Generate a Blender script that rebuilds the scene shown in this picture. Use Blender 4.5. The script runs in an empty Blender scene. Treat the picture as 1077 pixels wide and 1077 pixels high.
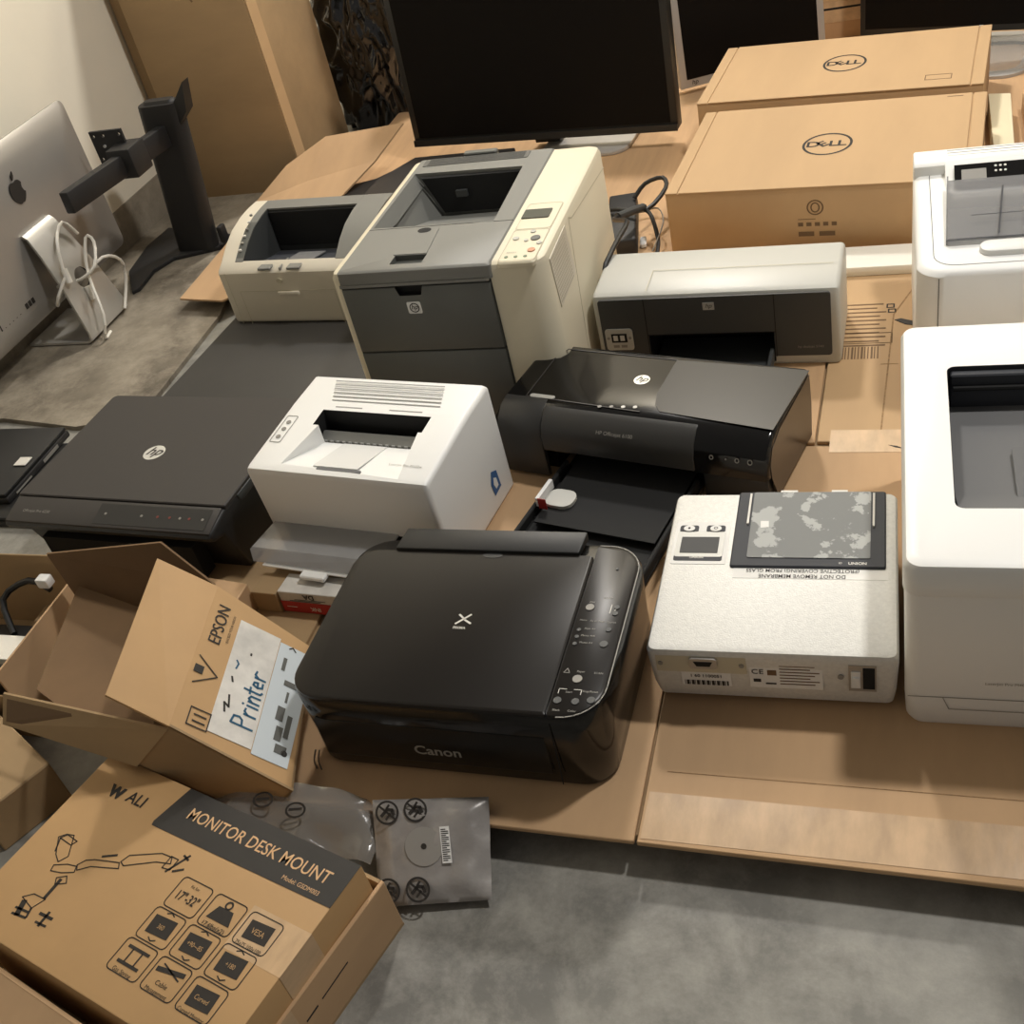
import bpy, bmesh, math, random
from mathutils import Vector, Matrix, noise
random.seed(7)
C = bpy.context.scene.collection
S = bpy.context.scene
def R(d): return math.radians(d)

# ---------------------------------------------------------------- camera, light, exposure
Z0 = 0.05                      # top of the cardboard that covers the floor
def make_camera():
    cam = bpy.data.cameras.new('camera'); o = bpy.data.objects.new('camera', cam); C.objects.link(o)
    pitch, roll, yaw = 0.65860, -0.25920, R(24.5)
    rt = Vector((1, 0, 0)); fw = Vector((0, math.cos(pitch), -math.sin(pitch))); up = Vector((0, math.sin(pitch), math.cos(pitch)))
    r = rt*math.cos(roll) + up*math.sin(roll); u = -rt*math.sin(roll) + up*math.cos(roll)
    m = Matrix((r, u, -fw)).transposed().to_4x4()
    m = Matrix.Rotation(yaw, 4, 'Z') @ m
    m.translation = Vector((0, 0, 1.2455 + Z0))
    o.matrix_world = m
    cam.sensor_width = 36; cam.lens = 36*1196.9/1077; cam.clip_start = 0.05
    S.camera = o
make_camera()
S.view_settings.view_transform = 'Standard'; S.view_settings.look = 'None'
S.view_settings.gamma = 1; S.view_settings.exposure = 0.12
S.view_settings.use_curve_mapping = False
world = bpy.data.worlds.new('world'); S.world = world; world.use_nodes = True
bg = world.node_tree.nodes['Background']; bg.inputs[0].default_value = (1.0, 0.95, 0.89, 1); bg.inputs[1].default_value = 0.14
def bulb(name, loc, size, power, col, target=None):
    l = bpy.data.lights.new(name, 'POINT'); l.shadow_soft_size = size; l.energy = power; l.color = col
    o = bpy.data.objects.new(name, l); C.objects.link(o); o.location = loc
    if target: o.rotation_euler = (Vector(target)-Vector(loc)).to_track_quat('-Z', 'Y').to_euler()
    return o
bulb('ceiling_lamp', (0.75, 2.02, 3.05), 0.12, 178, (1.0, 0.97, 0.93))
bulb('ceiling_lamp', (-0.85, 4.1, 3.05), 0.14, 225, (1.0, 0.96, 0.91))

# ---------------------------------------------------------------- materials
def lin(c):
    out = []
    for v in c[:3]:
        v /= 255.0; out.append(v/12.92 if v <= .04045 else ((v+.055)/1.055)**2.4)
    return (*out, 1)
def mat(name, col, rough=.5, metal=0., var=0., vscale=8., bump=0., bscale=60., coat=0., spec=.5, col2=None, stretch=(1, 1, 1), alpha=1., trans=0., ramp=(.35, .65)):
    m = bpy.data.materials.new(name); m.use_nodes = True; nt = m.node_tree; b = nt.nodes['Principled BSDF']
    b.inputs['Base Color'].default_value = lin(col); b.inputs['Roughness'].default_value = rough; b.inputs['Metallic'].default_value = metal
    b.inputs['Coat Weight'].default_value = coat; b.inputs['Coat Roughness'].default_value = .05; b.inputs['Specular IOR Level'].default_value = spec
    b.inputs['Alpha'].default_value = alpha; b.inputs['Transmission Weight'].default_value = trans
    if var > 0 or col2 or bump > 0:
        tc = nt.nodes.new('ShaderNodeTexCoord'); mp = nt.nodes.new('ShaderNodeMapping'); mp.inputs['Scale'].default_value = stretch
        nt.links.new(tc.outputs['Object'], mp.inputs['Vector'])
    if var > 0 or col2:
        n = nt.nodes.new('ShaderNodeTexNoise'); n.inputs['Scale'].default_value = vscale; n.inputs['Detail'].default_value = 6; n.inputs['Roughness'].default_value = .6
        nt.links.new(mp.outputs[0], n.inputs['Vector'])
        rp = nt.nodes.new('ShaderNodeValToRGB'); rp.color_ramp.elements[0].position = ramp[0]; rp.color_ramp.elements[1].position = ramp[1]
        c2 = col2 or tuple(v*(1-var) for v in col)
        rp.color_ramp.elements[0].color = lin(c2); rp.color_ramp.elements[1].color = lin(col)
        nt.links.new(n.outputs['Fac'], rp.inputs[0]); nt.links.new(rp.outputs[0], b.inputs['Base Color'])
    if bump > 0:
        n2 = nt.nodes.new('ShaderNodeTexNoise'); n2.inputs['Scale'].default_value = bscale; n2.inputs['Detail'].default_value = 4
        nt.links.new(mp.outputs[0], n2.inputs['Vector'])
        bp = nt.nodes.new('ShaderNodeBump'); bp.inputs['Strength'].default_value = bump; bp.inputs['Distance'].default_value = .004
        nt.links.new(n2.outputs['Fac'], bp.inputs['Height']); nt.links.new(bp.outputs[0], b.inputs['Normal'])
    return m
def concrete(name, c1, c2, c3):
    m = mat(name, c1, .62, var=.2, vscale=2.2, bump=.25, bscale=35, col2=c2, ramp=(.40, .60)); nt = m.node_tree; b = nt.nodes['Principled BSDF']
    src = b.inputs['Base Color'].links[0].from_socket
    tc = nt.nodes.new('ShaderNodeTexCoord')
    n = nt.nodes.new('ShaderNodeTexNoise'); n.inputs['Scale'].default_value = 9; n.inputs['Detail'].default_value = 10; n.inputs['Roughness'].default_value = .75; n.inputs['Distortion'].default_value = .15
    nt.links.new(tc.outputs['Object'], n.inputs['Vector'])
    rp = nt.nodes.new('ShaderNodeValToRGB'); rp.color_ramp.elements[0].position = .42; rp.color_ramp.elements[1].position = .72
    nt.links.new(n.outputs['Fac'], rp.inputs[0])
    mx = nt.nodes.new('ShaderNodeMix'); mx.data_type = 'RGBA'; mx.inputs[7].default_value = lin(c3)
    nt.links.new(rp.outputs[0], mx.inputs[0]); nt.links.new(src, mx.inputs[6]); nt.links.new(mx.outputs[2], b.inputs['Base Color'])
    return m
K = dict(
 floor=concrete('concrete_floor', (142, 140, 132), (112, 110, 104), (166, 163, 154)),
 footing=concrete('concrete_footing', (142, 133, 117), (92, 84, 72), (165, 155, 138)),
 wall=mat('painted_wall', (240, 232, 212), .8, var=.04, vscale=1.5, bump=.05),
 card=mat('cardboard', (200, 164, 124), .8, var=.09, vscale=5, bump=.06, bscale=40, stretch=(1, .25, 1)),
 card2=mat('cardboard_clean', (190, 157, 116), .75, var=.04, vscale=6, bump=.04, stretch=(1, .2, 1)),
 card3=mat('cardboard_brown', (172, 144, 106), .8, var=.10, vscale=5, bump=.08, stretch=(.3, 1, 1)),
 cardwave=mat('cardboard_corrugated', (202, 164, 122), .75, var=.10, vscale=9, bump=.2, bscale=30, stretch=(2.2, .18, 1)),
 redcard=mat('reddish_cardboard', (122, 66, 50), .8, var=.1), cardedge=mat('cardboard_edge', (168, 134, 94), .85, var=.2, vscale=120),
 kraft=mat('kraft_print', (190, 152, 104), .65, var=.06, vscale=4),
 tape=mat('packing_tape', (208, 174, 134), .3, var=.12, vscale=26, bump=.12, bscale=50, coat=.25, stretch=(1, .35, 1)),
 ink=mat('printing_ink', (38, 33, 28), .7), inksoft=mat('faint_printing_ink', (112, 88, 62), .8),
 banner=mat('dark_printed_band', (48, 46, 45), .45, var=.1, vscale=20),
 bannertext=mat('kraft_lettering', (216, 176, 130), .6),
 white=mat('white_plastic', (238, 238, 235), .42, bump=.02, bscale=300),
 whiteshade=mat('white_plastic_satin', (222, 222, 219), .4),
 offwhite=mat('greyish_white_metal', (224, 223, 217), .38, var=.05, vscale=160, bump=.12, bscale=420),
 cream=mat('yellowed_plastic', (222, 213, 188), .5, bump=.02, bscale=300),
 cream2=mat('warm_grey_plastic', (220, 212, 194), .5),
 grey=mat('grey_plastic', (120, 120, 115), .5, bump=.03, bscale=300),
 greydark=mat('dark_grey_plastic', (92, 94, 90), .5, bump=.03, bscale=300),
 greyvent=mat('grey_vent', (88, 88, 84), .6), ventlight=mat('light_grey_slots', (150, 150, 146), .6), side_reflection=mat('dark_side_painted_reflection', (58, 48, 40), .28),  # last one: black plastic with a brown cardboard reflection painted into it
 silverplastic=mat('silver_plastic', (190, 189, 181), .4),
 charcoal=mat('charcoal_plastic', (62, 64, 64), .5),
 dark=mat('black_satin_plastic', (58, 55, 53), .55, spec=.35, bump=.02, bscale=400),
 dark2=mat('black_body_plastic', (30, 30, 30), .5),
 gloss=mat('glossy_black_plastic', (20, 19, 18), .14, spec=.35, coat=.1),
 glossb=mat('glossy_black_lid', (34, 31, 28), .3, spec=.22),
 satin=mat('dark_satin_panel', (56, 55, 53), .4),
 void=mat('dark_opening', (14, 14, 14), .8),
 slate=mat('slate_plastic', (112, 112, 112), .7, spec=.15), slatedark=mat('slate_dark_plastic', (58, 60, 65), .6, spec=.3),
 screen=mat('matte_black_screen', (17, 14, 12), .5, spec=.12), bezel=mat('black_bezel', (34, 33, 31), .4),
 silver=mat('brushed_aluminium', (176, 172, 166), .42, metal=.55, var=.04, vscale=3),
 silverleg=mat('aluminium_stand', (196, 193, 186), .4, metal=.45),
 silverbez=mat('silver_bezel', (186, 182, 176), .4, metal=.2),
 blackmetal=mat('black_powder_coat', (34, 33, 33), .55, bump=.05, bscale=400),
 bag=mat('black_bin_bag', (15, 14, 14), .2, bump=.8, bscale=11, spec=.6, coat=.8),
 sheet=mat('dark_flat_panel', (64, 62, 59), .6, var=.08, vscale=5),
 lcd=mat('lcd_glass', (74, 76, 66), .4, spec=.2), lcdgrey=mat('small_screen_glass', (84, 84, 84), .55, spec=.12), inside=mat('cardboard_painted_shade', (122, 95, 66), .85, var=.08, vscale=6),  # inside: cardboard darkened to paint in the shade within the tipped carton
 paper=mat('white_paper_label', (235, 234, 230), .7, var=.03, vscale=20), paper2=mat('worn_paper', (222, 218, 210), .7, var=.14, vscale=14),
 bluegrey=mat('pale_blue_paper', (196, 204, 208), .7),
 reddim=mat('dim_red_light', (120, 52, 46), .5), red=mat('red_print', (176, 44, 38), .6), blue=mat('blue_marker', (18, 84, 116), .6), bluedk=mat('blue_print', (60, 100, 150), .6),
 green=mat('green_print', (120, 138, 112), .6), orange=mat('orange_print', (206, 150, 118), .6),
 foam=mat('polystyrene', (240, 236, 224), .85, bump=.1, bscale=200), foamy=mat('cream_board', (232, 220, 186), .8),
 cable=mat('black_cable', (24, 24, 24), .45), cablew=mat('white_cable', (232, 228, 218), .45), cableg=mat('thin_grey_wire', (110, 100, 84), .5),
 markw=mat('pale_print', (215, 212, 204), .5), markg=mat('grey_print', (140, 137, 130), .5), chrome=mat('bright_badge', (215, 215, 210), .25, metal=.4),
 tan=mat('beige_plate', (198, 190, 166), .55),
)
def clear(name, col, alpha, rough=.15):
    return mat(name, col, rough, alpha=alpha, coat=.4)
K['smoke'] = clear('smoked_clear_plastic', (112, 114, 120), .6, .3)
K['tray_clear'] = clear('grey_clear_plastic', (176, 176, 176), .5, .2)
K['film'] = mat('crinkled_film', (172, 174, 172), .5, vscale=24, col2=(124, 126, 125), bump=.1, bscale=25, spec=.2, ramp=(.55, .58))
K['esd'] = mat('antistatic_bag', (168, 163, 158), .3, metal=.1, col2=(138, 133, 129), vscale=11, bump=.5, bscale=24, coat=.4)
K['esdclear'] = mat('clear_antistatic_film', (150, 145, 138), .18, alpha=.55, bump=.7, bscale=20, coat=.6)
K['wrap'] = mat('clear_plastic_wrap', (190, 188, 182), .15, alpha=.35, bump=.6, bscale=25, coat=.5)

# ---------------------------------------------------------------- mesh builder
class M:
    def __init__(s, m=None): s.bm = bmesh.new(); s.mats = []; s.use(m) if m else None
    def use(s, m):
        m = K[m] if isinstance(m, str) else m
        if m not in s.mats: s.mats.append(m)
        s.i = s.mats.index(m); return s
    def face(s, vs):
        try:
            f = s.bm.faces.new(vs); f.material_index = s.i if s.mats else 0; return f
        except ValueError: return None
    def pts(s, P, F):
        v = [s.bm.verts.new(p) for p in P]
        for f in F: s.face([v[i] for i in f])
        return s
    def hexa(s, P):
        return s.pts(P, [(0, 3, 2, 1), (4, 5, 6, 7), (0, 1, 5, 4), (1, 2, 6, 5), (2, 3, 7, 6), (3, 0, 4, 7)])
    def box(s, x0, x1, y0, y1, z0, z1):
        return s.hexa([(x0, y0, z0), (x1, y0, z0), (x1, y1, z0), (x0, y1, z0), (x0, y0, z1), (x1, y0, z1), (x1, y1, z1), (x0, y1, z1)])
    def loft(s, rings, cap=True):
        V = [[s.bm.verts.new(p) for p in r] for r in rings]; n = len(V[0])
        for a, b in zip(V, V[1:]):
            for k in range(n): s.face([a[k], a[(k+1) % n], b[(k+1) % n], b[k]])
        if cap: s.face(list(reversed(V[0]))); s.face(V[-1])
        return s
    def prism(s, poly, ax, a, b):
        def mk(p, t): return {'x': (t, p[0], p[1]), 'y': (p[0], t, p[1]), 'z': (p[0], p[1], t)}[ax]
        return s.loft([[mk(p, a) for p in poly], [mk(p, b) for p in poly]])
    def plate(s, x0, x1, y0, y1, r, z0, z1, seg=5, inset=0.):
        r0 = rr(x0, x1, y0, y1, r, seg)
        rings = [[(x, y, z0) for x, y in r0]]
        if inset > 0:
            rings += [[(x, y, z1-inset) for x, y in r0], [(x, y, z1) for x, y in rr(x0+inset, x1-inset, y0+inset, y1-inset, tuple(max(k-inset, .0005) for k in (r if isinstance(r, (tuple, list)) else (r,)*4)), seg)]]
        else: rings.append([(x, y, z1) for x, y in r0])
        return s.loft(rings)
    def tube(s, P, r, n=8, smooth=3):
        P = [Vector(p) for p in P]
        if smooth and len(P) > 2:
            Q = []
            for i in range(len(P)-1):
                a, b, c, d = P[max(i-1, 0)], P[i], P[i+1], P[min(i+2, len(P)-1)]
                for k in range(smooth):
                    t = k/smooth; Q.append(.5*((2*b)+(c-a)*t+(2*a-5*b+4*c-d)*t*t+(3*b-a-3*c+d)*t**3))
            P = Q+[P[-1]]
        rings = []; ref = Vector((0, 0, 1))
        for i, p in enumerate(P):
            t = (P[min(i+1, len(P)-1)]-P[max(i-1, 0)]).normalized()
            if abs(t.dot(ref)) > .95: ref = Vector((1, 0, 0))
            a = t.cross(ref).normalized(); b = t.cross(a)
            rings.append([tuple(p+r*(math.cos(2*math.pi*k/n)*a+math.sin(2*math.pi*k/n)*b)) for k in range(n)])
        return s.loft(rings)
    def disc(s, c, rx, ry, h, X=(1, 0, 0), Y=(0, 1, 0), n=24):
        X, Y, c = Vector(X), Vector(Y), Vector(c); N = X.cross(Y)
        return s.loft([[tuple(c+X*rx*math.cos(2*math.pi*k/n)+Y*ry*math.sin(2*math.pi*k/n)+N*t) for k in range(n)] for t in (0, h)])
    def ring(s, c, rx, ry, w, h, X=(1, 0, 0), Y=(0, 1, 0), n=40):
        X, Y, c = Vector(X), Vector(Y), Vector(c); N = X.cross(Y)
        def rg(d, t): return [s.bm.verts.new(c+X*(rx-d)*math.cos(2*math.pi*k/n)+Y*(ry-d)*math.sin(2*math.pi*k/n)+N*t) for k in range(n)]
        a, b = rg(0, h), rg(w, h)
        for k in range(n): s.face([a[k], a[(k+1) % n], b[(k+1) % n], b[k]])
        return s
    def poly(s, P, O=(0, 0, 0), X=(1, 0, 0), Y=(0, 1, 0), h=.0003):
        O, X, Y = Vector(O), Vector(X), Vector(Y); N = X.cross(Y)
        return s.loft([[tuple(O+X*p[0]+Y*p[1]+N*t) for p in P] for t in (0, h)])
    def rect(s, x0, x1, y0, y1, O=(0, 0, 0), X=(1, 0, 0), Y=(0, 1, 0), h=.0003):
        return s.poly([(x0, y0), (x1, y0), (x1, y1), (x0, y1)], O, X, Y, h)
    def line(s, P, w, O=(0, 0, 0), X=(1, 0, 0), Y=(0, 1, 0), h=.0003, closed=False):
        if closed: P = list(P)+[P[0]]
        for a, b in zip(P, P[1:]):
            dx, dy = b[0]-a[0], b[1]-a[1]; l = math.hypot(dx, dy) or 1; nx, ny = -dy/l*w/2, dx/l*w/2; ex, ey = dx/l*w*.3, dy/l*w*.3
            s.poly([(a[0]-ex+nx, a[1]-ey+ny), (a[0]-ex-nx, a[1]-ey-ny), (b[0]+ex-nx, b[1]+ey-ny), (b[0]+ex+nx, b[1]+ey+ny)][::1], O, X, Y, h)
        return s
    def text(s, t, size, O, X=(1, 0, 0), Y=(0, 1, 0), bold=0., shear=0., align='CENTER', space=1., sx=1.):
        cu = bpy.data.curves.new('t', 'FONT'); cu.body = t; cu.size = size; cu.align_x = align; cu.align_y = 'CENTER'; cu.offset = bold*size; cu.shear = shear; cu.space_character = space
        cu.resolution_u = 3
        o = bpy.data.objects.new('t', cu); C.objects.link(o); bpy.context.view_layer.update()
        me = bpy.data.meshes.new_from_object(o.evaluated_get(bpy.context.evaluated_depsgraph_get()))
        O, X, Y = Vector(O), Vector(X).normalized(), Vector(Y).normalized(); N = X.cross(Y)
        v = [s.bm.verts.new(O+X*p.co.x*sx+Y*p.co.y+N*.0004) for p in me.vertices]
        for f in me.polygons: s.face([v[i] for i in f.vertices])
        bpy.data.objects.remove(o); bpy.data.curves.remove(cu); bpy.data.meshes.remove(me); return s
    def bevel(s, w, seg=2, ang=40, sel=None):
        bmesh.ops.recalc_face_normals(s.bm, faces=s.bm.faces[:])
        E = [e for e in s.bm.edges if len(e.link_faces) == 2 and e.calc_face_angle(0) > R(ang) and (sel is None or sel((e.verts[0].co+e.verts[1].co)/2))]
        if E: bmesh.ops.bevel(s.bm, geom=E, offset=w, segments=seg, profile=.5, affect='EDGES', clamp_overlap=True)
        return s
    def carve(s, *cs):
        def tmp(b):
            bmesh.ops.recalc_face_normals(b.bm, faces=b.bm.faces[:])
            me = bpy.data.meshes.new('t'); b.bm.to_mesh(me)
            for m in b.mats: me.materials.append(m)
            o = bpy.data.objects.new('t', me); C.objects.link(o); return o
        o = tmp(s); T = []
        for c in cs:
            k = tmp(c); T.append(k); md = o.modifiers.new('b', 'BOOLEAN'); md.object = k; md.operation = 'DIFFERENCE'; md.solver = 'EXACT'; md.material_mode = 'TRANSFER'
        bpy.context.view_layer.update()
        me = bpy.data.meshes.new_from_object(o.evaluated_get(bpy.context.evaluated_depsgraph_get()))
        s.bm.free(); s.bm = bmesh.new(); s.bm.from_mesh(me); s.mats = [m for m in me.materials]; s.i = 0
        for k in T+[o]: bpy.data.objects.remove(k)
        return s
    def build(s, name, parent=None, m=None, ang=35, recalc=True):
        if recalc: bmesh.ops.recalc_face_normals(s.bm, faces=s.bm.faces[:])
        me = bpy.data.meshes.new(name); s.bm.to_mesh(me); s.bm.free()
        if m: me.materials.append(K[m] if isinstance(m, str) else m)
        else:
            for q in s.mats: me.materials.append(q)
        me.polygons.foreach_set('use_smooth', [True]*len(me.polygons)); me.set_sharp_from_angle(angle=R(ang))
        o = bpy.data.objects.new(name, me); C.objects.link(o)
        if parent: o.parent = parent
        return o
def rr(x0, x1, y0, y1, r, seg=5):
    r4 = r if isinstance(r, (tuple, list)) else (r,)*4            # corner radii: front-left, front-right, back-right, back-left
    P = []
    for (cx, cy, a, q) in ((x0+r4[0], y0+r4[0], 180, r4[0]), (x1-r4[1], y0+r4[1], 270, r4[1]), (x1-r4[2], y1-r4[2], 0, r4[2]), (x0+r4[3], y1-r4[3], 90, r4[3])):
        for k in range(seg+1):
            t = R(a+90*k/seg); P.append((cx+q*math.cos(t), cy+q*math.sin(t)))
    return P
def thing(name, label, cat, loc, yaw=0., group=None):
    o = bpy.data.objects.new(name, None); o.empty_display_size = .05; C.objects.link(o); o.location = (loc[0], loc[1], loc[2]+Z0); o.rotation_euler = (0, 0, R(yaw))
    o['label'] = label; o['category'] = cat
    if group: o['group'] = group
    return o
def tag(o, label, cat, group=None, dz=True):
    o['label'] = label; o['category'] = cat
    if group: o['group'] = group
    if dz: o.location.z += Z0
    return o
def struct(o): o['kind'] = 'structure'; return o
FX, FY = (1, 0, 0), (0, 0, 1)                # writing on a front face
def hp_badge(par, O, r, X=(1, 0, 0), Y=(0, 1, 0), name='badge'):
    b = M('chrome').disc(O, r, r, .0008, X, Y).build(name, par); b['label'] = 'round silver maker badge'
    X, Y = Vector(X), Vector(Y); N = X.cross(Y)
    M('ink').text('hp', r*1.55, Vector(O)+N*.0008+Y*r*.12, X, Y, bold=.012, shear=.35).build('badge_lettering', b)

# ---------------------------------------------------------------- the setting
struct(M('floor').box(-2.5, 3.2, -1.6, 4.6, -.1, 0).build('floor'))
w = struct(M('wall').box(-2.42, -2.27, -1.6, 4.6, .13, 3.1).build('wall_left'))
struct(M('footing').box(-2.42, -2.266, -1.6, 4.6, 0, .13).build('trim_1'))
struct(M('wall').box(-2.42, 3.2, 4.6, 4.72, 0, 3.1).build('wall_back'))
lg = M('footing'); lg.prism([(-2.266, 1.82), (-2.1, 1.84), (-1.86, 1.80), (-1.70, 1.84), (-1.72, 2.3), (-1.9, 3.0), (-2.266, 3.6)], 'z', 0, .012)
struct(lg.build('trim_2'))

# ---------------------------------------------------------------- flattened cardboard on the floor
GC = 'flattened cartons laid on the floor'
def sheet(mk, poly, label, z0=-.008, z1=0, name='flattened_cardboard', group=None):
    return tag(M(mk).prism(poly, 'z', z0, z1).bevel(.0012, 1).build(name), label, 'cardboard', group)
def q(x0, x1, y0, y1): return [(x0, y0), (x1, y0), (x1, y1), (x0, y1)]
front_right = sheet('card', [(-.322, .816), (.9, .806), (.9, 1.625), (-.335, 1.66)], 'brown cardboard sheet under the silver glass-topped scanner, worn front edge')
M('tape').prism(q(-.318, .9, .822, .895), 'z', 0, .0006).build('packing_tape', front_right)
M('cardedge').line([(-.3, .93), (.5, .935)], .0012, (0, 0, .0002)).build('crease', front_right)
sheet('card', [(-.86, .82), (-.326, .817), (-.339, 1.66), (-.93, 1.66)], 'brown cardboard sheet under the glossy black scanner printer')
sheet('card2', [(-.152, 1.668), (.9, 1.645), (.9, 2.50), (-.138, 2.50)], 'cardboard sheet printed with text lines and a barcode')
main = sheet('cardwave', [(-1.02, 1.665), (-.156, 1.665), (-.143, 2.505), (.9, 2.505), (.9, 3.75), (-1.64, 3.75), (-1.64, 2.446), (-1.02, 2.45)], 'corrugated cardboard sheet beneath the laptop-size boxes and big monitor')
sheet('card3', [(-1.50, 1.06), (-.935, 1.06), (-.935, 1.70), (-1.52, 1.70)], 'brown cardboard sheet under the small white printer with open tray')
pile = tag(M('card3').prism([(-1.46, 1.10), (-.86, .88), (-.2, .845), (.9, .83), (.9, 3.6), (-1.4, 3.6), (-1.4, 2.5), (-1.0, 2.4), (-1.0, 1.72), (-1.46, 1.66)], 'z', -.05, -.0245).build('flattened_carton'), 'pile of flat cartons lying underneath the top cardboard sheets', 'cardboard')
sheet('card3', [(-1.46, 1.10), (-.84, .86), (-.15, .822), (.9, .80), (.9, 3.6), (-1.4, 3.6), (-1.4, 2.5), (-1.0, 2.4), (-1.0, 1.72), (-1.46, 1.66)], 'second flat carton from the top, showing along the right front edge', -.016, -.0085, 'flattened_carton')
sheet('redcard', [(-1.40, 1.15), (-.80, .90), (-.10, .832), (.9, .792), (.9, 3.5), (-1.3, 3.5), (-1.0, 2.4), (-1.0, 1.72), (-1.40, 1.6)], 'thin reddish flat carton lowest in the pile at the right front', -.024, -.0165, 'flattened_carton')
# printing, tape and tears on the printed sheet
p = M('inksoft')
for i in range(11):
    y = 2.132-.0155*i; x1 = -.044 if i > 1 else -.05
    p.rect(-.15+.004*(i % 3), x1-.012*(i % 2), y-.0022, y+.0022, (0, 0, .0002))
for k in range(15):
    x = -.142+.006*k; p.rect(x, x+.0022+.0015*((k*7) % 3 == 0), 1.930, 1.972, (0, 0, .0002))
p.line(q(-.150, -.032, 1.985, 2.022), .002, (0, 0, .0002), closed=True)
t = p.build('printed_lines'); t.parent = bpy.data.objects['flattened_cardboard.002']
p = M('ink'); p.line(q(-.043, -.030, 2.117, 2.130), .003, (0, 0, .0002), closed=True).line(q(-.040, -.027, 2.098, 2.110), .003, (0, 0, .0002), closed=True)
p.build('printed_square', bpy.data.objects['flattened_cardboard.002']); p = M('ink'); p.prism([(-.028, 2.068), (-.016, 2.072), (.016, 2.056), (.012, 2.044), (-.008, 2.050)], 'z', 0, .0012)
M('ink').prism([(-.032, 1.655), (-.018, 1.652), (-.006, 1.644), (-.02, 1.648)], 'z', 0, .0012).build('torn_slot', bpy.data.objects['flattened_cardboard.002'])
t = p.build('torn_slot'); t.parent = bpy.data.objects['flattened_cardboard.002']
p = M('tape').prism(q(-.13, .3, 1.635, 1.70), 'z', 0, .0007).build('packing_tape', bpy.data.objects['flattened_cardboard.002'])
p = M('cardedge').line([(-.045, 1.70), (-.03, 2.09)], .003, (0, 0, .0002)).line([(-.03, 2.09), (.01, 2.20)], .003, (0, 0, .0002)).line([(-.05, 1.91), (-.02, 1.91)], .002, (0, 0, .0002)).build('crease', bpy.data.objects['flattened_cardboard.002'])
# bent flap leaning on the tall carton
fl = M('card')
top = [[(-1.845, 2.33, -.001), (-1.70, 2.305, -.001), (-1.60, 2.44, -.001)], [(-1.853, 2.62, .002), (-1.70, 2.62, .006), (-1.60, 2.62, .010)],
       [(-1.858, 2.86, .022), (-1.68, 2.89, .06), (-1.47, 2.93, .085)], [(-1.80, 3.00, .07), (-1.66, 3.035, .132), (-1.40, 3.035, .148)]]
for a, b in zip(top, top[1:]):
    for i in range(2): fl.hexa([(x, y, z-.005) for x, y, z in (a[i], a[i+1], b[i+1], b[i])]+[a[i], a[i+1], b[i+1], b[i]])
bmesh.ops.remove_doubles(fl.bm, verts=fl.bm.verts[:], dist=.0004)
tag(fl.build('cardboard_flap', ang=50), 'bent cardboard flap with a cut corner leaning against the tall carton', 'cardboard')

# ---------------------------------------------------------------- tall laser printer
P = thing('laser_printer', 'tall dark grey and yellowed cream laser printer', 'printer', (-1.034, 1.741, 0), -.2)
W, D, H = .423, .503, .343
b = M('cream'); pl = rr(0, W, 0, D, (.012, .035, .02, .012), 6)
b.loft([[(x, y, 0) for x, y in pl], [(x, y, H-.009) for x, y in pl], [(x, y, H+.0) for x, y in rr(.004, W-.004, .004, D-.004, (.01, .032, .018, .01), 6)], [(x, y, H+.004) for x, y in rr(.011, W-.011, .011, D-.011, (.008, .028, .014, .008), 6)]])
HX = [(.070, .190, .318), (.270, .184, .318), (.255, .412, .258), (.085, .412, .258), (.026, .172, .352), (.283, .165, .352), (.275, .416, .352), (.028, .424, .352)]
HX = [(.030, .188, .325), (.279, .182, .325), (.262, .414, .258), (.078, .414, .258)]+HX[4:]
HXb = [(x+(.004 if x > .15 else -.004), y+(.004 if y > .3 else -.004), z-(.004 if i < 4 else 0)) for i, (x, y, z) in enumerate(HX)]
cav = M('grey').hexa(HXb)
fr = M('void').box(.0165, .3195, -.02, .018, -.01, .340)
b.carve(cav, fr, M('greydark').box(.119, .186, .015, .051, .339, .36)); b.build('housing', P)
tc = M('grey'); tc.loft([[(x, y, .322) for x, y in rr(.018, .324, -.006, .497, .006)], [(x, y, .347) for x, y in rr(.018, .324, -.006, .497, .006)], [(x, y, .350) for x, y in rr(.021, .321, -.002, .494, .006)]])
cav2 = M('grey').hexa(HX)
tc.carve(cav2, M('void').box(-.01, .35, .1655, .1675, .3485, .36), M('greydark').box(.12, .185, .016, .050, .338, .36)); tc.build('top_cover', P)
M('void').hexa([(.082, .4085, .264), (.260, .4085, .264), (.262, .4155, .262), (.080, .4155, .262), (.046, .413, .342), (.266, .410, .342), (.270, .4165, .344), (.042, .4175, .344)]).build('output_slot', P)
M('charcoal').box(.12, .145, .402, .410, .300, .314).build('output_roller', P)
g = M('greyvent').plate(.034, .274, .458, .492, .004, .349, .3512)
for k in range(8): g.use('void').box(.045, .265, .4605+.0039*k, .462+.0039*k, .3511, .3514)
g.build('vent_grille', P)
M('greydark').plate(.118, .195, .494, .512, .006, .338, .356, 4, .002).build('rear_latch', P)
lp = M('grey').prism([(.116, .052), (.184, .052), (.176, .152), (.112, .152)], 'z', .3495, .3512)
lp.build('release_latch', P); M('void').disc((.147, .147, .3511), .014, .010, .0006).build('latch_notch', P)
M('grey').box(.018, .318, -.008, .012, .318, .324).build('front_lip', P)
d = M('greydark').plate(.018, .318, -.006, .016, .003, .176, .314, 3)
d.bevel(.002, 2); d.carve(M('void').prism([(.124, .33), (.190, .33), (.178, .296), (.134, .296)], 'y', -.02, .006)); d.build('front_door', P)
d2 = M('greydark').box(.018, .318, -.006, .016, .006, .173).bevel(.003, 2); d2.build('paper_drawer', P)
bd = M('chrome').plate(.144, .172, .258, .283, .003, 0, .001)
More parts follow.
